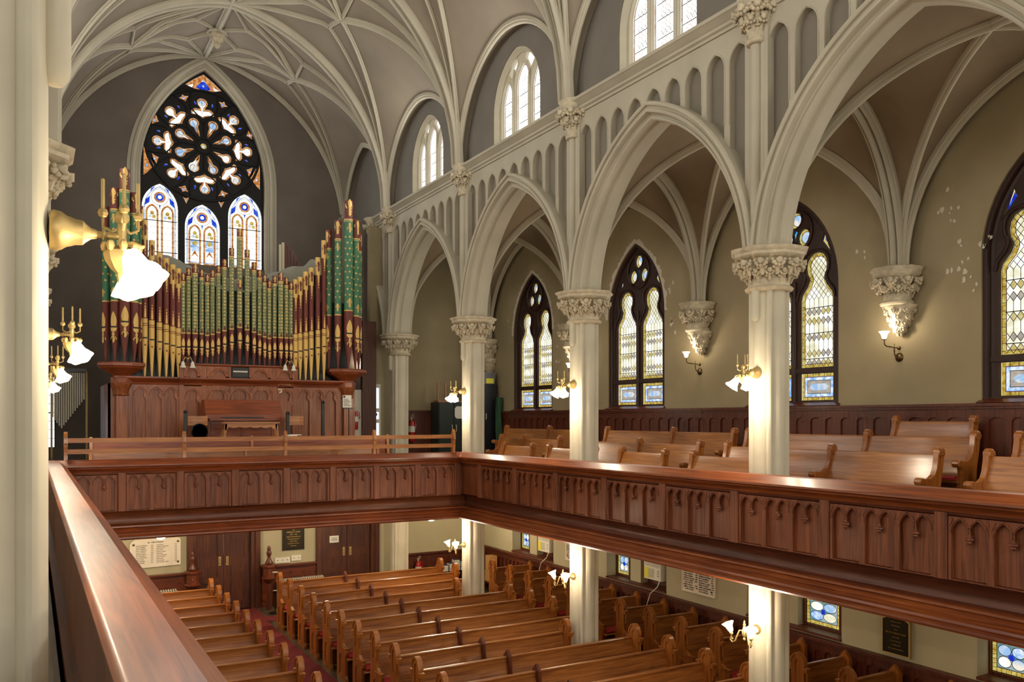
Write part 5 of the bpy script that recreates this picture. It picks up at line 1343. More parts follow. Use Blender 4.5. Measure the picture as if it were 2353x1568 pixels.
t = thing('upturned_chair', (10.1, 21.25, .48), 'orange wooden chair lying upside down on the green cabinet', 'chair')
for x in (9.78, 10.02, 10.35): 
    b = MB(); b.box(x-.02, x+.02, 21.2, 21.24, .50, 1.02); b.build('leg', 'pewz', t)
b = MB(); b.box(9.74, 10.55, 21.1, 21.4, .475, .52); b.build('seat', 'pewz', t)
t = thing('tall_locker', (11.1, 20.7, -1.0), 'tall blue black steel locker half hidden behind the corner column', 'locker')
b = MB(); b.box(10.82, 11.22, 20.45, 20.9, -1.62, .97); b.build('body', 'locker', t)
b = MB(); b.tube([(10.88, 20.44, .0), (10.88, 20.42, .04), (10.88, 20.42, .12), (10.88, 20.44, .16)], .012, 6); b.build('handle', 'silver', t)
t = thing('storage_bin', (11.02, 20.65, .97), 'translucent grey plastic bin with a yellow label on top of the black locker', 'bin')
b = MB(); b.loft([[(11.02+sx*(.16+.03*k), 20.65+sy*(.16+.02*k), .975+.33*k) for sx, sy in ((-1,-1), (1,-1), (1,1), (-1,1))] for k in (0, 1)], True, False); b.build('tub', 'plasticbin', t)
b = MB(); b.box(10.9, 11.14, 20.46, 20.475, .99, 1.13); b.build('paper_label', 'yellow', t); b = MB(); b.box(10.87, 11.16, 20.5, 20.8, .98, 1.10); b.build('contents', 'paper', t)
b = MB(); b.loft([[(11.17 + (.085+.02*sin(a*3+z*4))*cos(a), 20.22 + (.085+.02*sin(a*3+z*4))*sin(a), z) for a in [2*PI*k/16 for k in range(16)]] for z in [-1.6+.1*i for i in range(23)]]); tag(b.build('rolled_green_cloth', 'greencloth', loc=(11.17, 20.22, -1.6)), 'rolled dark green cloth standing upright beside the black locker', 'cloth roll')

# ------------------------------------------------------------------ under the organ gallery
for n, (x0, x1) in enumerate(((3.48, 4.82), (6.66, 7.98))):
    xm = (x0+x1)/2
    f = MB(); f.plate(rect(x0-.2, x1+.2, ZF, -2.0), [rect(x0+.02, x1-.02, ZF-.001, -2.15)], YD-.07, YD+.02, fy)
    f.box(x0-.2, x0-.08, YD-.11, YD-.07, ZF, -2.0); f.box(x1+.08, x1+.2, YD-.11, YD-.07, ZF, -2.0)
    o = struct(f.build('door_%d' % (n+1), 'door', loc=(xm, YD, ZF)))
    for a, e in ((x0+.03, xm-.008), (xm+.008, x1-.03)):
        d = MB(); d.box(a, e, YD+.06, YD+.09, ZF+.01, -2.16)
        pan = [rect(a+.12, e-.12, ZF+.2, ZF+.72), rect(a+.12, e-.12, ZF+.84, ZF+1.12), rect(a+.12, e-.12, ZF+1.3, -2.3)]
        d.plate(rect(a, e, ZF+.01, -2.16), pan, YD+.035, YD+.06, fy)
        for p in pan: d.plate(inset(p, -.0), [inset(p, .025)], YD+.045, YD+.06, fy)
        d.build('door_leaf', 'door', o)
    for s in (-1, 1): h = MB(); h.box(xm+s*.09-.03, xm+s*.09+.03, YD+.02, YD+.036, -3.62, -3.40); h.tube([(xm+s*.09, YD+.02, -3.58), (xm+s*.09, YD-.02, -3.55), (xm+s*.09, YD-.02, -3.47), (xm+s*.09, YD+.02, -3.44)], .01, 6); h.build('door_plate', 'brass', o)
b = MB(); b.box(4.142, 4.158, YD+.12, YD+.14, -3.35, -2.75); struct(b.build('door_gap_daylight', 'g_door', loc=O0)).name = 'window_70'  # glowing strip standing in for daylight between the door leaves, no window
for x0, x1 in ((.3, 3.28), (5.02, 6.46)):
    w_ = MB(); w_.box(x0, x1, YD-.16, YD, -3.74, -3.70); w_.box(x0, x1, YD-.05, YD, ZF, -3.74)
    for k in range(int((x1-x0)/.36)): w_.box(x0+.05+.36*k, x0+.33+.36*k, YD-.065, YD-.05, ZF+.15, -3.9)
    struct(w_.build('trim_shelf_panelling', 'darkx', loc=O0))
# lettering helper
TXT = []
def letters(txt, size, parent, x, y, z, rot=(PI/2, 0, 0), m='ink', name='lettering', align='LEFT', sx=1.0):
    cu = bpy.data.curves.new(name, 'FONT'); cu.body = txt; cu.size = size; cu.extrude = .0015; cu.align_x = align; cu.resolution_u = 3
    o = bpy.data.objects.new(name + '_draft', cu); C.objects.link(o); o.location = (x, y, z); o.rotation_euler = rot; o.scale = (sx, 1, 1)
    TXT.append((o, parent, m))
def finish_letters():
    bpy.context.view_layer.update(); dg = bpy.context.evaluated_depsgraph_get(); acc = {}
    for o, parent, m in TXT:
        me = bpy.data.meshes.new_from_object(o.evaluated_get(dg)); W_ = o.matrix_world.copy()
        b = acc.setdefault((parent.name, m), (parent, MB()))[1]
        b.add([tuple(W_ @ v.co) for v in me.vertices], [tuple(p.vertices) for p in me.polygons])
        cu = o.data; bpy.data.objects.remove(o); bpy.data.curves.remove(cu); bpy.data.meshes.remove(me)
    for (pn, m), (parent, b) in acc.items(): b.build('lettering', m, parent, smooth=0, recalc=False)
t = thing('memorial_tablet', (2.62, YD, -3.5), 'white marble memorial tablet headed IN MEMORIAM with columns of names, left of the doors', 'tablet')
ol = [(3.14,-3.50), (3.14,-2.93)] + [(3.08+.06*cos(a), -2.9+.06*sin(a)) for a in (0, .5, 1.0, 1.57)] + [(2.14,-2.84), (2.06,-2.88), (2.02,-2.95), (2.02,-3.52)]
b = MB(); b.plate(ol, [], YD-.05, YD-.01, fy); b.build('slab', 'marble', t)
letters('IN  MEMORIAM', .052, t, 2.58, YD-.052, -2.94, align='CENTER')
n1 = ['ANNA LEONHARDT', 'KURT W BENEKE', 'CARL E PETERSON', 'MARY L LEHMANN', 'CARL W SCHULZ', 'FREDERICK BRUNS', 'EMIL C BECKER JR', 'ELSE KATTELMANN', 'AMELIA LANG', 'OTTO HELMERS', 'JOHN HELMERS']
n2 = ['ANNA SUHLE', 'HEINRICH BERNHARDT', 'HERMAN KLAHR', 'JOHN LANG', 'AUGUST J KREGEL', 'ANN HAHN', 'WALTER BOEHLING', 'DORIS HOLSTEIN', 'FRED LINSER', 'CHARLES LENZ', 'ERICH VENDER   FROM']
for k in range(11):
    z = -3.0-.041*k; letters(n1[k], .030, t, 2.15, YD-.052, z, sx=.9); letters('19%02d' % (44+k*3), .030, t, 2.47, YD-.052, z); letters(n2[k], .030, t, 2.60, YD-.052, z, sx=.85); letters('19%02d' % (51+k*2), .030, t, 3.00, YD-.052, z)
for x, z in ((2.10, -2.96), (3.08, -2.93), (3.08, -3.42)): b = MB(); b.lathe([(0,-.02), (.025,-.015), (.028,0)], (x, YD-.05, z), 12, 'Y'); b.build('boss', 'brassd', t)
t = thing('bronze_plaque', (5.87, YD, -3.36), 'black bronze plaque with gold gothic lettering over the light switches', 'plaque')
b = MB(); b.plate(lancet(5.87, .28, -3.36, -2.75, -2.55, 5), [inset(lancet(5.87, .28, -3.36, -2.75, -2.55, 5), .02)], YD-.05, YD-.01, fy); b.plate(inset(lancet(5.87, .28, -3.36, -2.75, -2.55, 5), .02), [], YD-.035, YD-.01, fy); b.build('slab', 'blackpl', t)
for k, tx in enumerate(('Rev. Johannes', 'and', 'William F. Heldt', '1867 - 1918', '50 Jahre Gemeinde und', 'Sonntagsschule der', 'Seelen Hirte', 'Gewidmet von der', 'Gemeinde')): letters(tx, .052 if k in (0, 2) else .038, t, 5.87, YD-.037, -2.80-.058*k, m='goldleaf', align='CENTER')
for x0, x1, n, lb in ((5.40, 5.78, 3, 'cream light switch plate with three switches, left of the smaller one'), (5.82, 6.07, 2, 'cream light switch plate with two switches under the bronze plaque')):
    t = thing('light_switch_plate', ((x0+x1)/2, YD, -3.55), lb, 'light switch')
    z = -3.60 if n == 3 else -3.57
    b = MB(); b.box(x0, x1, YD-.04, YD-.002, z-.07, z+.07); b.build('plate', 'white', t)
    for k in range(n): b = MB(); b.box(x0+(x1-x0)*(k+.5)/n-.012, x0+(x1-x0)*(k+.5)/n+.012, YD-.052, YD-.04, z-.008, z+.008); b.build('switch', 'brassd', t)
t = thing('door_notice', (6.96, YD-.0, -3.17), 'small white notice pinned to the right hand double door', 'notice')
b = MB(); b.box(6.84, 7.09, YD+.018, YD+.028, -3.26, -3.08); b.build('sheet', 'paper', t)
b = MB(); 
for k in range(3): b.box(6.89, 7.05, YD+.014, YD+.018, -3.15-.03*k, -3.14-.03*k)
b.build('printing', 'ink', t)
def radiator(x0, n, label):
    t = thing('radiator', (x0+n*.027, YD-.25, ZF), label, 'radiator', 'cast iron radiators')
    for k in range(n):
        x = x0 + .054*k
        b = MB(); b.tube([(x, YD-.32, ZF), (x, YD-.32, ZF+.66), (x, YD-.29, ZF+.70), (x, YD-.22, ZF+.70), (x, YD-.19, ZF+.66), (x, YD-.19, ZF+.05)], .017, 6); b.tube([(x, YD-.255, ZF+.04), (x, YD-.255, ZF+.68)], .014, 6)
        b.ball((x, YD-.32, ZF+.69), .022, 6); b.build('section', 'silver', t)
    b = MB(); b.tube([(x0-.02, YD-.255, ZF+.08), (x0+.054*n, YD-.255, ZF+.08)], .02, 8); b.tube([(x0-.02, YD-.255, ZF+.64), (x0+.054*n, YD-.255, ZF+.64)], .02, 8); b.build('pipe', 'silver', t)
radiator(5.42, 22, 'silver painted cast iron radiator under the bronze plaque')
radiator(2.35, 13, 'silver painted cast iron radiator under the marble memorial tablet')
def stoup(x, y, label):
    t = thing('alms_box', (x, y, -4.0), label, 'alms box', 'carved alms boxes beside the doors')
    b = MB(); H = lambda r, z: [(x+r*cos(PI/8+2*PI*j/8), y+r*sin(PI/8+2*PI*j/8), z) for j in range(8)]
    b.loft([H(.17,-3.98), H(.19,-3.96), H(.19,-3.94), H(.155,-3.92), H(.155,-3.70), H(.20,-3.67), H(.20,-3.63), H(.15,-3.61)]); b.build('octagonal_box', 'darkx', t, smooth=20)
    b = MB(); b.lathe([(.07,-3.62), (.09,-3.58), (.05,-3.5), (.035,-3.44), (.05,-3.38), (.06,-3.32), (.035,-3.27), (.045,-3.22), (.02,-3.16)], (x, y, 0), 12, flute=.15, nf=5); b.build('carved_figure', 'dark', t)
    b = MB(); b.ball((x-.02, y-.16, -3.8), .012, 6); b.build('lock', 'brass', t)
    b = MB(); b.loft([H(.06, ZF), H(.05, ZF+.3), H(.05,-4.1), H(.16,-3.98)]); b.build('pedestal', 'dark', t)
stoup(3.36, 21.2, 'octagonal oak alms box with a carved figure, left of the first double doors')
stoup(5.16, 21.2, 'octagonal oak alms box with a carved figure, right of the first double doors')
# hymn book shelf
t = thing('book_shelf', (10.1, 20.9, ZF), 'dark wooden shelf loaded with piles of hymn books under the gallery corner', 'bookshelf')
b = MB(); b.box(9.66, 10.75, 20.7, 21.15, ZF, ZF+.04); b.box(9.66, 10.75, 20.7, 21.15, -4.17, -4.14); b.box(9.66, 9.70, 20.7, 21.15, ZF, -4.14); b.box(10.71, 10.75, 20.7, 21.15, ZF, -4.14); b.box(9.66, 10.75, 21.1, 21.15, ZF, -4.14); b.build('frame', 'black', t)
proto_b = None
def book(x, y, z, rz, label):
    global proto_b
    if proto_b is None:
        t = thing('hymn_book', (0, 0, 0), label, 'book', 'hymn books piled on the shelf')
        b = MB(); b.box(-.075, .068, -.10, .10, .004, .036); b.build('pages', 'paper', t)
        b = MB(); b.box(-.078, .075, -.104, .104, .0, .004); b.box(-.078, .075, -.104, .104, .036, .040); b.box(.068, .075, -.104, .104, 0, .04); b.build('cover', 'bluecover', t)
        proto_b = t; t.location = (x, y, z); t.rotation_euler = (0, 0, rz); return t
    return dup(proto_b, (x, y, z), rz, label)
piles = [(9.80, 20.82, 4, 'the leftmost pile'), (9.98, 20.80, 5, 'the second pile from left'), (10.16, 20.84, 7, 'the tall middle pile'), (10.34, 20.82, 6, 'the fourth pile from left'), (10.52, 20.80, 4, 'the rightmost pile')]
for x, y, n, w_ in piles:
    for k in range(n): book(x+random.uniform(-.008,.008), y, -4.14+.0405*k, random.uniform(-.06, .06), 'blue hymn book, %s from the bottom in %s on the shelf' % (ordn[k], w_))
for x, w_ in ((9.82, 'left'), (10.02, 'middle')):
    for k in range(8): book(x, 20.84, ZF+.042+.0405*k, random.uniform(-.05, .05), 'blue hymn book inside the lower shelf, %s pile, %s from bottom' % (w_, ordn[k]))
for x, y, z, w_, h, m_, lb in ((11.05, 20.45, -4.146, .22, .38, 'card', 'brown cardboard box standing upright by the back of the lower aisle'), (11.0, 20.4, -4.45, .2, .30, 'card', 'brown cardboard box underneath the upright one in the lower aisle'), (11.22, 20.75, -4.2, .1, .34, 'cardd', 'darker cardboard box leaning behind the brown boxes in the lower aisle')):
    t = thing('cardboard_box', (x, y, z), lb, 'box', 'cardboard boxes in the lower aisle'); b = MB(); b.box(x-w_/2, x+w_/2, y-.14, y+.14, z, z+h); b.build('carton', m_, t); b = MB(); b.box(x-w_/2-.002, x+w_/2+.002, y-.03, y+.03, z-.001+h, z+h+.003); b.build('tape', 'cardd', t)
t = thing('low_table', (11.0, 20.55, ZF), 'low dark table holding cardboard boxes at the back of the lower aisle', 'table'); b = MB(); b.box(10.85, 11.25, 20.2, 20.95, -4.49, -4.452); b.build('tabletop', 'dark', t)
for x in (10.9, 11.2):
    for y in (20.25, 20.9): b = MB(); b.box(x-.02, x+.02, y-.02, y+.02, ZF, -4.49); b.build('leg', 'dark', t)
t = thing('microphone_stand', (5.3, 20.5, ZF), 'black stand with a shiny round tray left of the first pew row', 'stand')
b = MB(); b.tube([(5.2, 20.75, ZF+.02), (5.2, 20.75, -3.75)], .012, 8); b.build('pole', 'black', t); b = MB(); b.lathe([(.0,-3.76), (.07,-3.755), (.075,-3.74), (.0,-3.745)], (5.2, 20.75, 0), 16); b.lathe([(.0,-4.2), (.06,-4.195), (0,-4.18)], (5.2, 20.75, 0), 16); b.build('tray', 'silver', t); b = MB(); b.lathe([(.14, ZF), (.14, ZF+.02), (.02, ZF+.05)], (5.2, 20.75, 0), 16); b.build('base', 'black', t)

# right lower wall: tablets, plaque, air conditioners
RX = (PI/2, 0, -PI/2)
def name_tablet(y0, y1, z0, z1, label, rows_):
    t = thing('name_tablet', (XW, (y0+y1)/2, z0), label, 'tablet', 'white name tablets on the lower wall')
    b = MB(); b.box(XW-.03, XW-.002, y0, y1, z0, z1); b.build('slab', 'marble', t)
    b = MB(); b.plate(rect(y0, y1, z0, z1), [inset(rect(y0, y1, z0, z1), .022)], XW-.04, XW-.028, fx); b.build('border', 'marble', t)
    for k, (a, c) in enumerate(rows_):
        z = z0+.045+.043*k
        letters(a, .038, t, XW-.032, y1-.05, z, RX, sx=.95); letters(c, .038, t, XW-.032, (y0+y1)/2-.02, z, RX, sx=.95)
    for y in (y0+.09, y1-.09): b = MB(); b.lathe([(0,-.012), (.016,-.01), (.018,0)], (XW-.03, y, z0+.10), 8, 'X'); b.build('boss', 'ink', t)
    return t
rw = [('     JOHN NOELKE', 'ADELE DREESEN      1976'), ('     THEO. NOELKE    1969', 'JOHN DREESEN       1975'), ('HENRY STEGEN       1962', 'ANNA LANGENBERG 1970'), ('   FRED. DREYER', 'FRIEDA SCHMIDT      1968'), ('META M. STARKE    1960', 'BERNARD A. WOLF   1965'),
      ('MINNIE M. KRAUSE  1959', 'JOHN M. WOLF        1961'), ('HENRY GERKEN       1958', 'BETTY BOMBERG      1961'), ('ANNA GERKEN        1957', 'HEINRICH BOMBERG 1960'), ('EMMA WOHLERS       1955', 'HERMANN HEINS      1959'), ('ERNEST MILLER       1953', 'META WISSLER        1958')]
name_tablet(11.95, 12.88, -3.41, -2.75, 'white tablet of names on the wall between the two nearest air conditioner bays', rw*1 + rw[:4])
name_tablet(16.18, 17.1, -3.41, -2.75, 'white tablet of names on the lower wall half hidden by the second column', rw)
t = thing('arched_bronze_plaque', (XW, 8.1, -3.55), 'brown bronze plaque with an arched gilt border on the lower right wall', 'plaque')
o_ = [(7.86,-3.55), (8.34,-3.55), (8.34,-3.02), (8.26,-2.98), (8.22,-2.90), (8.1,-2.86), (7.98,-2.90), (7.94,-2.98), (7.86,-3.02)][::-1]
b = MB(); b.plate(o_, [inset(o_, .022)], XW-.045, XW-.002, fx); b.build('gilt_border', 'brass', t)
b = MB(); b.plate(inset(o_, .02), [], XW-.035, XW-.002, fx); b.build('slab', 'blackpl', t)
for k, tx in enumerate(('Zum ehrenden', 'Andenken an unseren', 'lieben Seelsorger', 'Pastor', 'Rev. Dr. Heinrich P. Suhr', 'geboren 1862', 'Pastor der Gemeinde', 'von 1888 bis 1930', 'Die Gemeinde in Dankbarkeit')): letters(tx, .040 if k == 4 else .026, t, XW-.037, 8.1, -3.0-.058*k, RX, 'goldleaf', align='CENTER', sx=.8)
def aircon(y, label):
    t = thing('air_conditioner', (XW+.1, y, -3.4), label, 'air conditioner', 'cream window air conditioners')
    b = MB(); b.box(XW+.0, XW+.26, y-.28, y+.28, -3.36, -2.98); b.build('casing', 'white', t)
    b = MB(); b.box(XW-.02, XW+.0, y-.27, y+.27, -3.36, -2.99); b.build('front', 'white', t)
    b = MB()
    for k in range(7): b.box(XW-.026, XW-.02, y-.24, y+.24, -3.085+.012*k, -3.080+.012*k)
    for k in range(14): b.box(XW-.026, XW-.02, y-.05, y+.12, -3.32+.014*k, -3.314+.014*k)
    b.build('grille', 'greypl', t)
    b = MB(); b.box(XW-.027, XW-.021, y+.12, y+.26, -3.34, -3.12); b.build('energy_label', 'yellow', t)
    b = MB(); 
    for k in range(3): b.box(XW-.03, XW-.022, y-.20, y-.18, -3.17-.05*k, -3.155-.05*k)
    b.build('knob', 'black', t)
    b = MB(); b.tube([(XW-.02, y-.24, -3.35), (XW-.07, y-.22, -3.48), (XW-.155, y-.1, -3.62), (XW-.165, y+.06, -4.0), (XW-.165, y+.04, -4.5)], .010, 6); b.build('power_cord', 'white', t)
aircon(13.82, 'cream window air conditioner with a yellow label in the nearer recess')
aircon(18.12, 'cream window air conditioner with a yellow label in the farther recess, partly behind a pier')

finish_letters()
# ------------------------------------------------------------------ lamps
def shade(mb, n=16, k=1.0, open_=.07):
    """fluted tulip glass, opening at +z"""
    st = len(mb.v)
    mb.lathe([(.020*k, 0), (.030*k, .012*k), (.036*k, .04*k), (.046*k, .075*k), (open_*k, .108*k), (open_*1.08*k, .118*k), (open_*k, .116*k), (.040*k, .075*k), (.030*k, .04*k), (.016*k, .006*k)], (0,0,0), 24, flute=.09, nf=6)
    return st
def place(mb, st, o, d):
    q = Vector((0,0,1)).rotation_difference(Vector(d).normalized())
    for i in range(st, len(mb.v)):
        p = q @ Vector(mb.v[i]); mb.v[i] = (p.x+o[0], p.y+o[1], p.z+o[2])
LIGHTS = []
def lamp_nave(label, x, y, z, left=False, lead=None):
    """built for the right-hand columns: plate on the column face, everything reaching towards the nave"""
    global p_nave
    if lead is None:
        t = thing('wall_sconce', (0, 0, 0), label, 'wall lamp', 'brass wall lamps on the gallery columns')
        b = MB(); b.lathe([(0,.02), (.072,.015), (.078,0), (.074,-.025), (.060,-.045), (.056,-.06), (.050,-.075), (.048,-.10), (.036,-.112), (.022,-.13), (.018,-.15), (0,-.15)], (0,0,0), 20, 'X'); b.build('wall_plate', 'brass', t)
        b = MB(); b.tube([(-.10,0,0), (-.24,0,0)], .014, 8); b.lathe([(.02,-.17), (.022,-.175), (.02,-.18)], (0,0,0), 10, 'X')
        b.tube([(-.24,0,-.04), (-.24,0,.05)], .018, 8); b.ball((-.24,0,.075), .030, 10); b.build('arm', 'brass', t)
        for k in range(3):
            a = 2*PI*k/3 + .5; cx_, cy_ = -.24+.075*cos(a), .075*sin(a)
            b = MB(); b.tube([(-.24,0,.04), (-.24+.04*cos(a),.04*sin(a),.02), (cx_,cy_,.04), (cx_,cy_,.08)], .006, 6); b.ball((cx_,cy_,.095), .020, 8); b.lathe([(.007,.10), (.007,.23), (0,.235)], (cx_,cy_,0), 8); b.build('candle', 'brass', t)
        b = MB(); b.lathe([(.012,-.03), (.03,-.05), (.062,-.06), (.064,-.075), (.058,-.10), (.04,-.13), (.02,-.15), (.014,-.19), (.006,-.21)], (-.24,0,0), 16, flute=.06, nf=8)
        for k in range(8): a = 2*PI*k/8; b.ball((-.24+.062*cos(a), .062*sin(a), -.045), .016, 6, (1,1,1.5))
        b.build('basket', 'brass', t)
        for s in (-1, 1):
            b = MB(); b.tube([(-.24,0,-.03), (-.28,s*.05,-.03), (-.31,s*.085,-.05)], .008, 6); b.build('lamp_arm', 'brass', t)
            b = MB(); st = shade(b, k=1.2); place(b, st, (-.265, s*.075, -.075), (-.30, s*.55, -.85)); b.build('lamp_shade', 'lamp', t)
        p_nave = t
    else: t = dup(p_nave, (0,0,0), 0, label)
    t.location = (x, y, z)
    if left: t.scale = (-1, 1, 1)
    sg = -1 if left else 1
    for s in (-1, 1): LIGHTS.append((x - sg*.31, y + s*.13, z-.165, 1))
    return t
lamp_nave('brass wall lamp with down-turned glass shades on the nearest right column', PX-.225, PY[1], .61)
lamp_nave('brass wall lamp with down-turned glass shades on the second right column', PX-.225, PY[2], .61, lead=1)
lamp_nave('brass wall lamp with down-turned glass shades on the corner column at the parapet junction', PX-.225, PY[3], .61, lead=1)
lamp_nave('big brass wall lamp close to the camera glowing in front of the organ', PXL+.24, PY[0], .73, True, 1)
lamp_nave('brass wall lamp on the left, second one along behind the near column', PXL+.225, PY[1], .71, True, 1)
lamp_nave('brass wall lamp on the left, third one along behind the near column', PXL+.225, PY[2], .71, True, 1)
lamp_nave('brass wall lamp on the left, smallest and farthest beside the hanging chimes', PXL+.225, PY[3], .70, True, 1)
def lamp_low(label, x, y, z, lead=None, left=False):
    global p_low
    if lead is None:
        t = thing('two_arm_sconce', (0, 0, 0), label, 'wall lamp', 'two arm brass lamps under the gallery')
        b = MB(); b.lathe([(0,.02), (.062,.015), (.066,0), (.060,-.02), (.045,-.04), (.03,-.05), (.018,-.07), (0,-.07)], (0,0,0), 18, 'X'); b.build('wall_plate', 'brass', t)
        b = MB(); b.tube([(-.04,0,0), (-.22,0,0)], .012, 8); b.lathe([(.01,-.12), (.02,-.10), (.012,-.08), (.03,-.04), (.034,0), (.02,.04), (.012,.07), (.02,.09), (.008,.11), (.012,.13), (0,.15)], (-.22,0,0), 12); b.build('hub', 'brass', t)
        for s in (-1, 1):
            pts = [(-.22, s*.02, .01), (-.24, s*.07, .0), (-.255, s*.095, -.07), (-.265, s*.12, -.14), (-.275, s*.16, -.165), (-.285, s*.19, -.13), (-.28, s*.175, -.09), (-.28, s*.175, -.04)]
            b = MB(); b.tube(pts, .010, 8); b.ball((-.28, s*.175, -.05), .026, 8); b.ball((-.275, s*.165, -.12), .018, 6); b.build('curved_arm', 'brass', t)
            b = MB(); st = shade(b, k=1.05); place(b, st, (-.28, s*.175, -.03), (-.25, s*.3, .9)); b.build('lamp_shade', 'lamp', t)
        p_low = t
    else: t = dup(p_low, (0,0,0), 0, label)
    t.location = (x, y, z)
    if left: t.scale = (-1, 1, 1)
    sg = -1 if left else 1
    for s in (-1, 1): LIGHTS.append((x - sg*.31, y + s*.20, z+.08, 2))
lamp_low('two arm brass lamp with upturned shades under the gallery on the nearest column', PX-.225, PY[1], -2.76)
lamp_low('two arm brass lamp with upturned shades under the gallery on the second column', PX-.225, PY[2], -2.76, 1)
lamp_low('two arm brass lamp with upturned shades under the gallery by the book shelf column', PX-.225, PY[3], -2.76, 1)
def lamp_wall(label, x, y, z, lead=None):
    global p_wall
    if lead is None:
        t = thing('gas_bracket_lamp', (0, 0, 0), label, 'wall lamp', 'single arm lamps on the aisle wall')
        b = MB(); b.lathe([(0,.01), (.065,.01), (.07,0), (.06,-.02), (.04,-.035), (.02,-.045), (0,-.05)], (0,0,0), 18, 'X'); b.build('wall_plate', 'brassd', t)
        b = MB(); b.tube([(-.03,0,0), (-.10,0,.02), (-.115,0,.06), (-.12,0,.14), (-.20,0,.15), (-.30,0,.155), (-.345,0,.18), (-.35,0,.25)], .009, 8); b.tube([(0,0,.14), (-.12,0,.14)], .008, 8); b.ball((-.01,0,.14), .03, 8); b.ball((-.12,0,.10), .016, 6); b.ball((-.22,0,.15), .014, 6); b.tube([(-.12,0,.14), (-.12,0,.20)], .005, 6)
        b.lathe([(.03,.245), (.034,.255), (.02,.262)], (-.35,0,0), 12); b.build('arm', 'brassd', t)
        b = MB(); st = shade(b, k=.95); place(b, st, (-.35, 0, .26), (0, 0, 1)); b.build('lamp_shade', 'lamp', t)
        p_wall = t
    else: t = dup(p_wall, (0,0,0), 0, label)
    t.location = (x, y, z); LIGHTS.append((x-.35, y, z+.37, 3)); return t
lamp_wall('single arm lamp on the aisle wall under the nearest carved corbel', XW, PY[1]+.08, .93)
lamp_wall('single arm lamp on the aisle wall under the second carved corbel', XW, PY[2]+.12, .93, 1)
lamp_wall('single arm lamp on the aisle wall half hidden behind the second column', XW, PY[3]-.1, .95, 1)
lamp_wall('single arm lamp on the slim column at the right of the organ', 8.24, 22.1, 1.12, 1)
for x, y, lb in ((2.19, 17.5, 'small round ceiling lamp under the organ gallery shining on the marble tablet'), (7.95, 17.6, 'small round ceiling lamp under the organ gallery near the third column')):
    t = thing('ceiling_lamp', (x, y, ZG-.3), lb, 'ceiling lamp', 'round lamps under the organ gallery')
    b = MB(); b.lathe([(.08, ZG-.3), (.09, ZG-.32), (.03, ZG-.35), (.03, ZG-.56), (.11, ZG-.62), (.115, ZG-.64), (.0, ZG-.64)], (x, y, 0), 20); b.build('fitting', 'white', t)
    b = MB(); b.lathe([(.085, ZG-.635), (.09, ZG-.66), (.06, ZG-.70), (0, ZG-.71)], (x, y, 0), 16); b.build('bulb', 'lampd', t)
    LIGHTS.append((x, y, ZG-.78, 4))
# fill lights without fittings, added outside the view where more column lamps are assumed
for p in PYX[:2]:
    LIGHTS.append((PX-.56, p, .5, 1)); LIGHTS.append((PX-.56, p, -2.7, 2))
for p in PY: LIGHTS.append((PXL+.56, p, -2.7, 2))
LIGHTS += [(2.8, 19.2, ZG-.5, 4), (6.0, 19.2, ZG-.5, 4), (10.0, 19.4, ZG-.5, 4), (10.0, 14.4, ZG-.5, 5), (10.0, 10.1, ZG-.5, 5), (10.0, 5.8, ZG-.5, 5)]  # fill added under the galleries, no fittings modelled
PW = {1: 46, 2: 40, 3: 15, 4: 70, 5: 14}
for i, (x, y, z, k) in enumerate(LIGHTS):
    l = bpy.data.lights.new('lamp_and_fill_light', 'POINT'); l.energy = PW[k] * LK * (.65 if (x < .6 and y < 4.2 and z > 0) else 1); l.color = (1.0, .83, .61); l.shadow_soft_size = .05 if k != 5 else .12
    o = bpy.data.objects.new('lamp_and_fill_light', l); C.objects.link(o); o.location = (x, y, z)

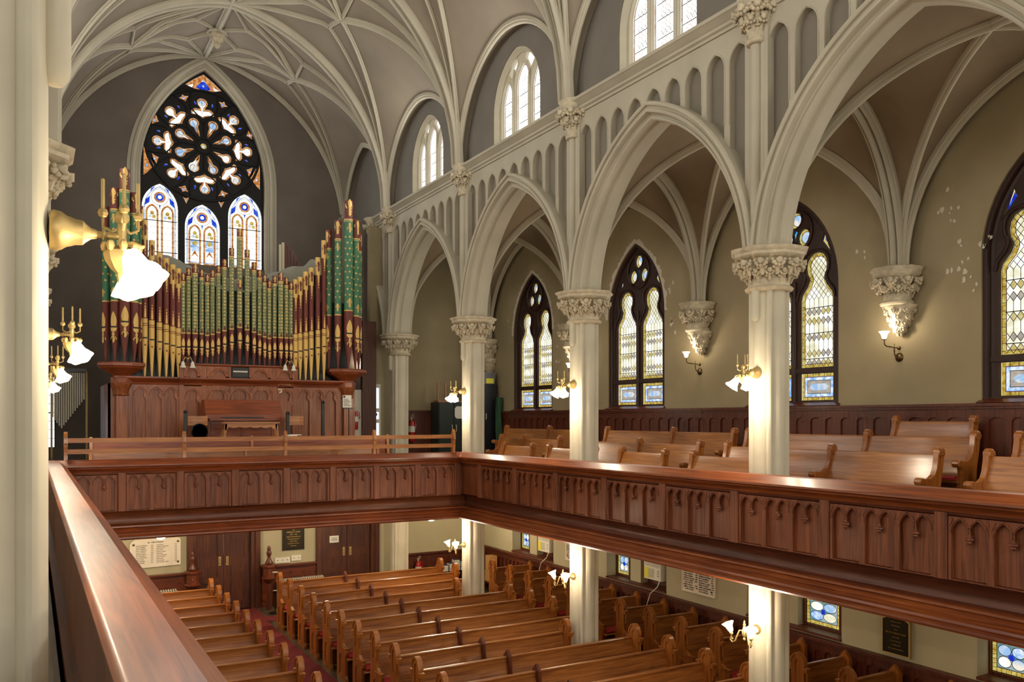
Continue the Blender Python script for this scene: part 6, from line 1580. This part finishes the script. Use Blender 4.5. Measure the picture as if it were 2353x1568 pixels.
# ------------------------------------------------------------------ daylight and camera
def area(x, y, z, sx, sz, rot, e, col):
    l = bpy.data.lights.new('window_daylight', 'AREA'); l.shape = 'RECTANGLE'; l.size = sx; l.size_y = sz; l.energy = e; l.color = col
    o = bpy.data.objects.new('window_daylight', l); C.objects.link(o); o.location = (x, y, z); o.rotation_euler = rot
for m in MIDS + REAR:  # in the rear bays these are added fill, out of view
    for s in (1, -1):
        X = (lambda v: v) if s > 0 else (lambda v: 2*XC - v)
        area(X(8.26), m, 6.4, 1.5, 1.3, (0, PI/2*s, 0), CE, (1, .97, .92))
        area(X(XW-.02), m, 1.95, 3.0, 1.5, (0, PI/2*s, 0), AE, (1, .95, .82))
area(RC[0], YB-.02, 7.2, 2.6, 4.2, (-PI/2, 0, 0), RE, (.95, .96, 1))
area(4.18, YR+.1, 5.0, 3.0, 6.5, (PI/2, 0, 0), HE, (1, .97, .92))  # fill for the nave, set at the added chancel windows
wd = bpy.data.worlds.new('sky'); bpy.context.scene.world = wd; wd.use_nodes = True
wd.node_tree.nodes['Background'].inputs[0].default_value = (.75, .85, 1, 1); wd.node_tree.nodes['Background'].inputs[1].default_value = .05
cam = bpy.data.cameras.new('camera'); co = bpy.data.objects.new('camera', cam); C.objects.link(co)
cam.sensor_width = 36; cam.lens = 1932/2353*36; cam.shift_y = (964-784)/2353; cam.clip_start = .05; cam.clip_end = 200
co.location = (0, 0, 0); co.rotation_euler = (PI/2, 0, -math.radians(29.80))
sc = bpy.context.scene; sc.camera = co
sc.view_settings.view_transform = 'Standard'; sc.view_settings.look = 'None'; sc.view_settings.gamma = 1; sc.view_settings.exposure = EXPO
sc.view_settings.use_curve_mapping = False
cy = sc.cycles
cy.max_bounces = 4; cy.diffuse_bounces = 3; cy.glossy_bounces = 2; cy.transparent_max_bounces = 4; cy.transmission_bounces = 2
cy.sample_clamp_indirect = 4; cy.caustics_reflective = False; cy.caustics_refractive = False
cy.use_denoising = True; cy.use_adaptive_sampling = True; cy.adaptive_threshold = .05; cy.adaptive_min_samples = 12
# custom property used while building is not needed any more
for o in bpy.data.objects:
    if '_o' in o: del o['_o']
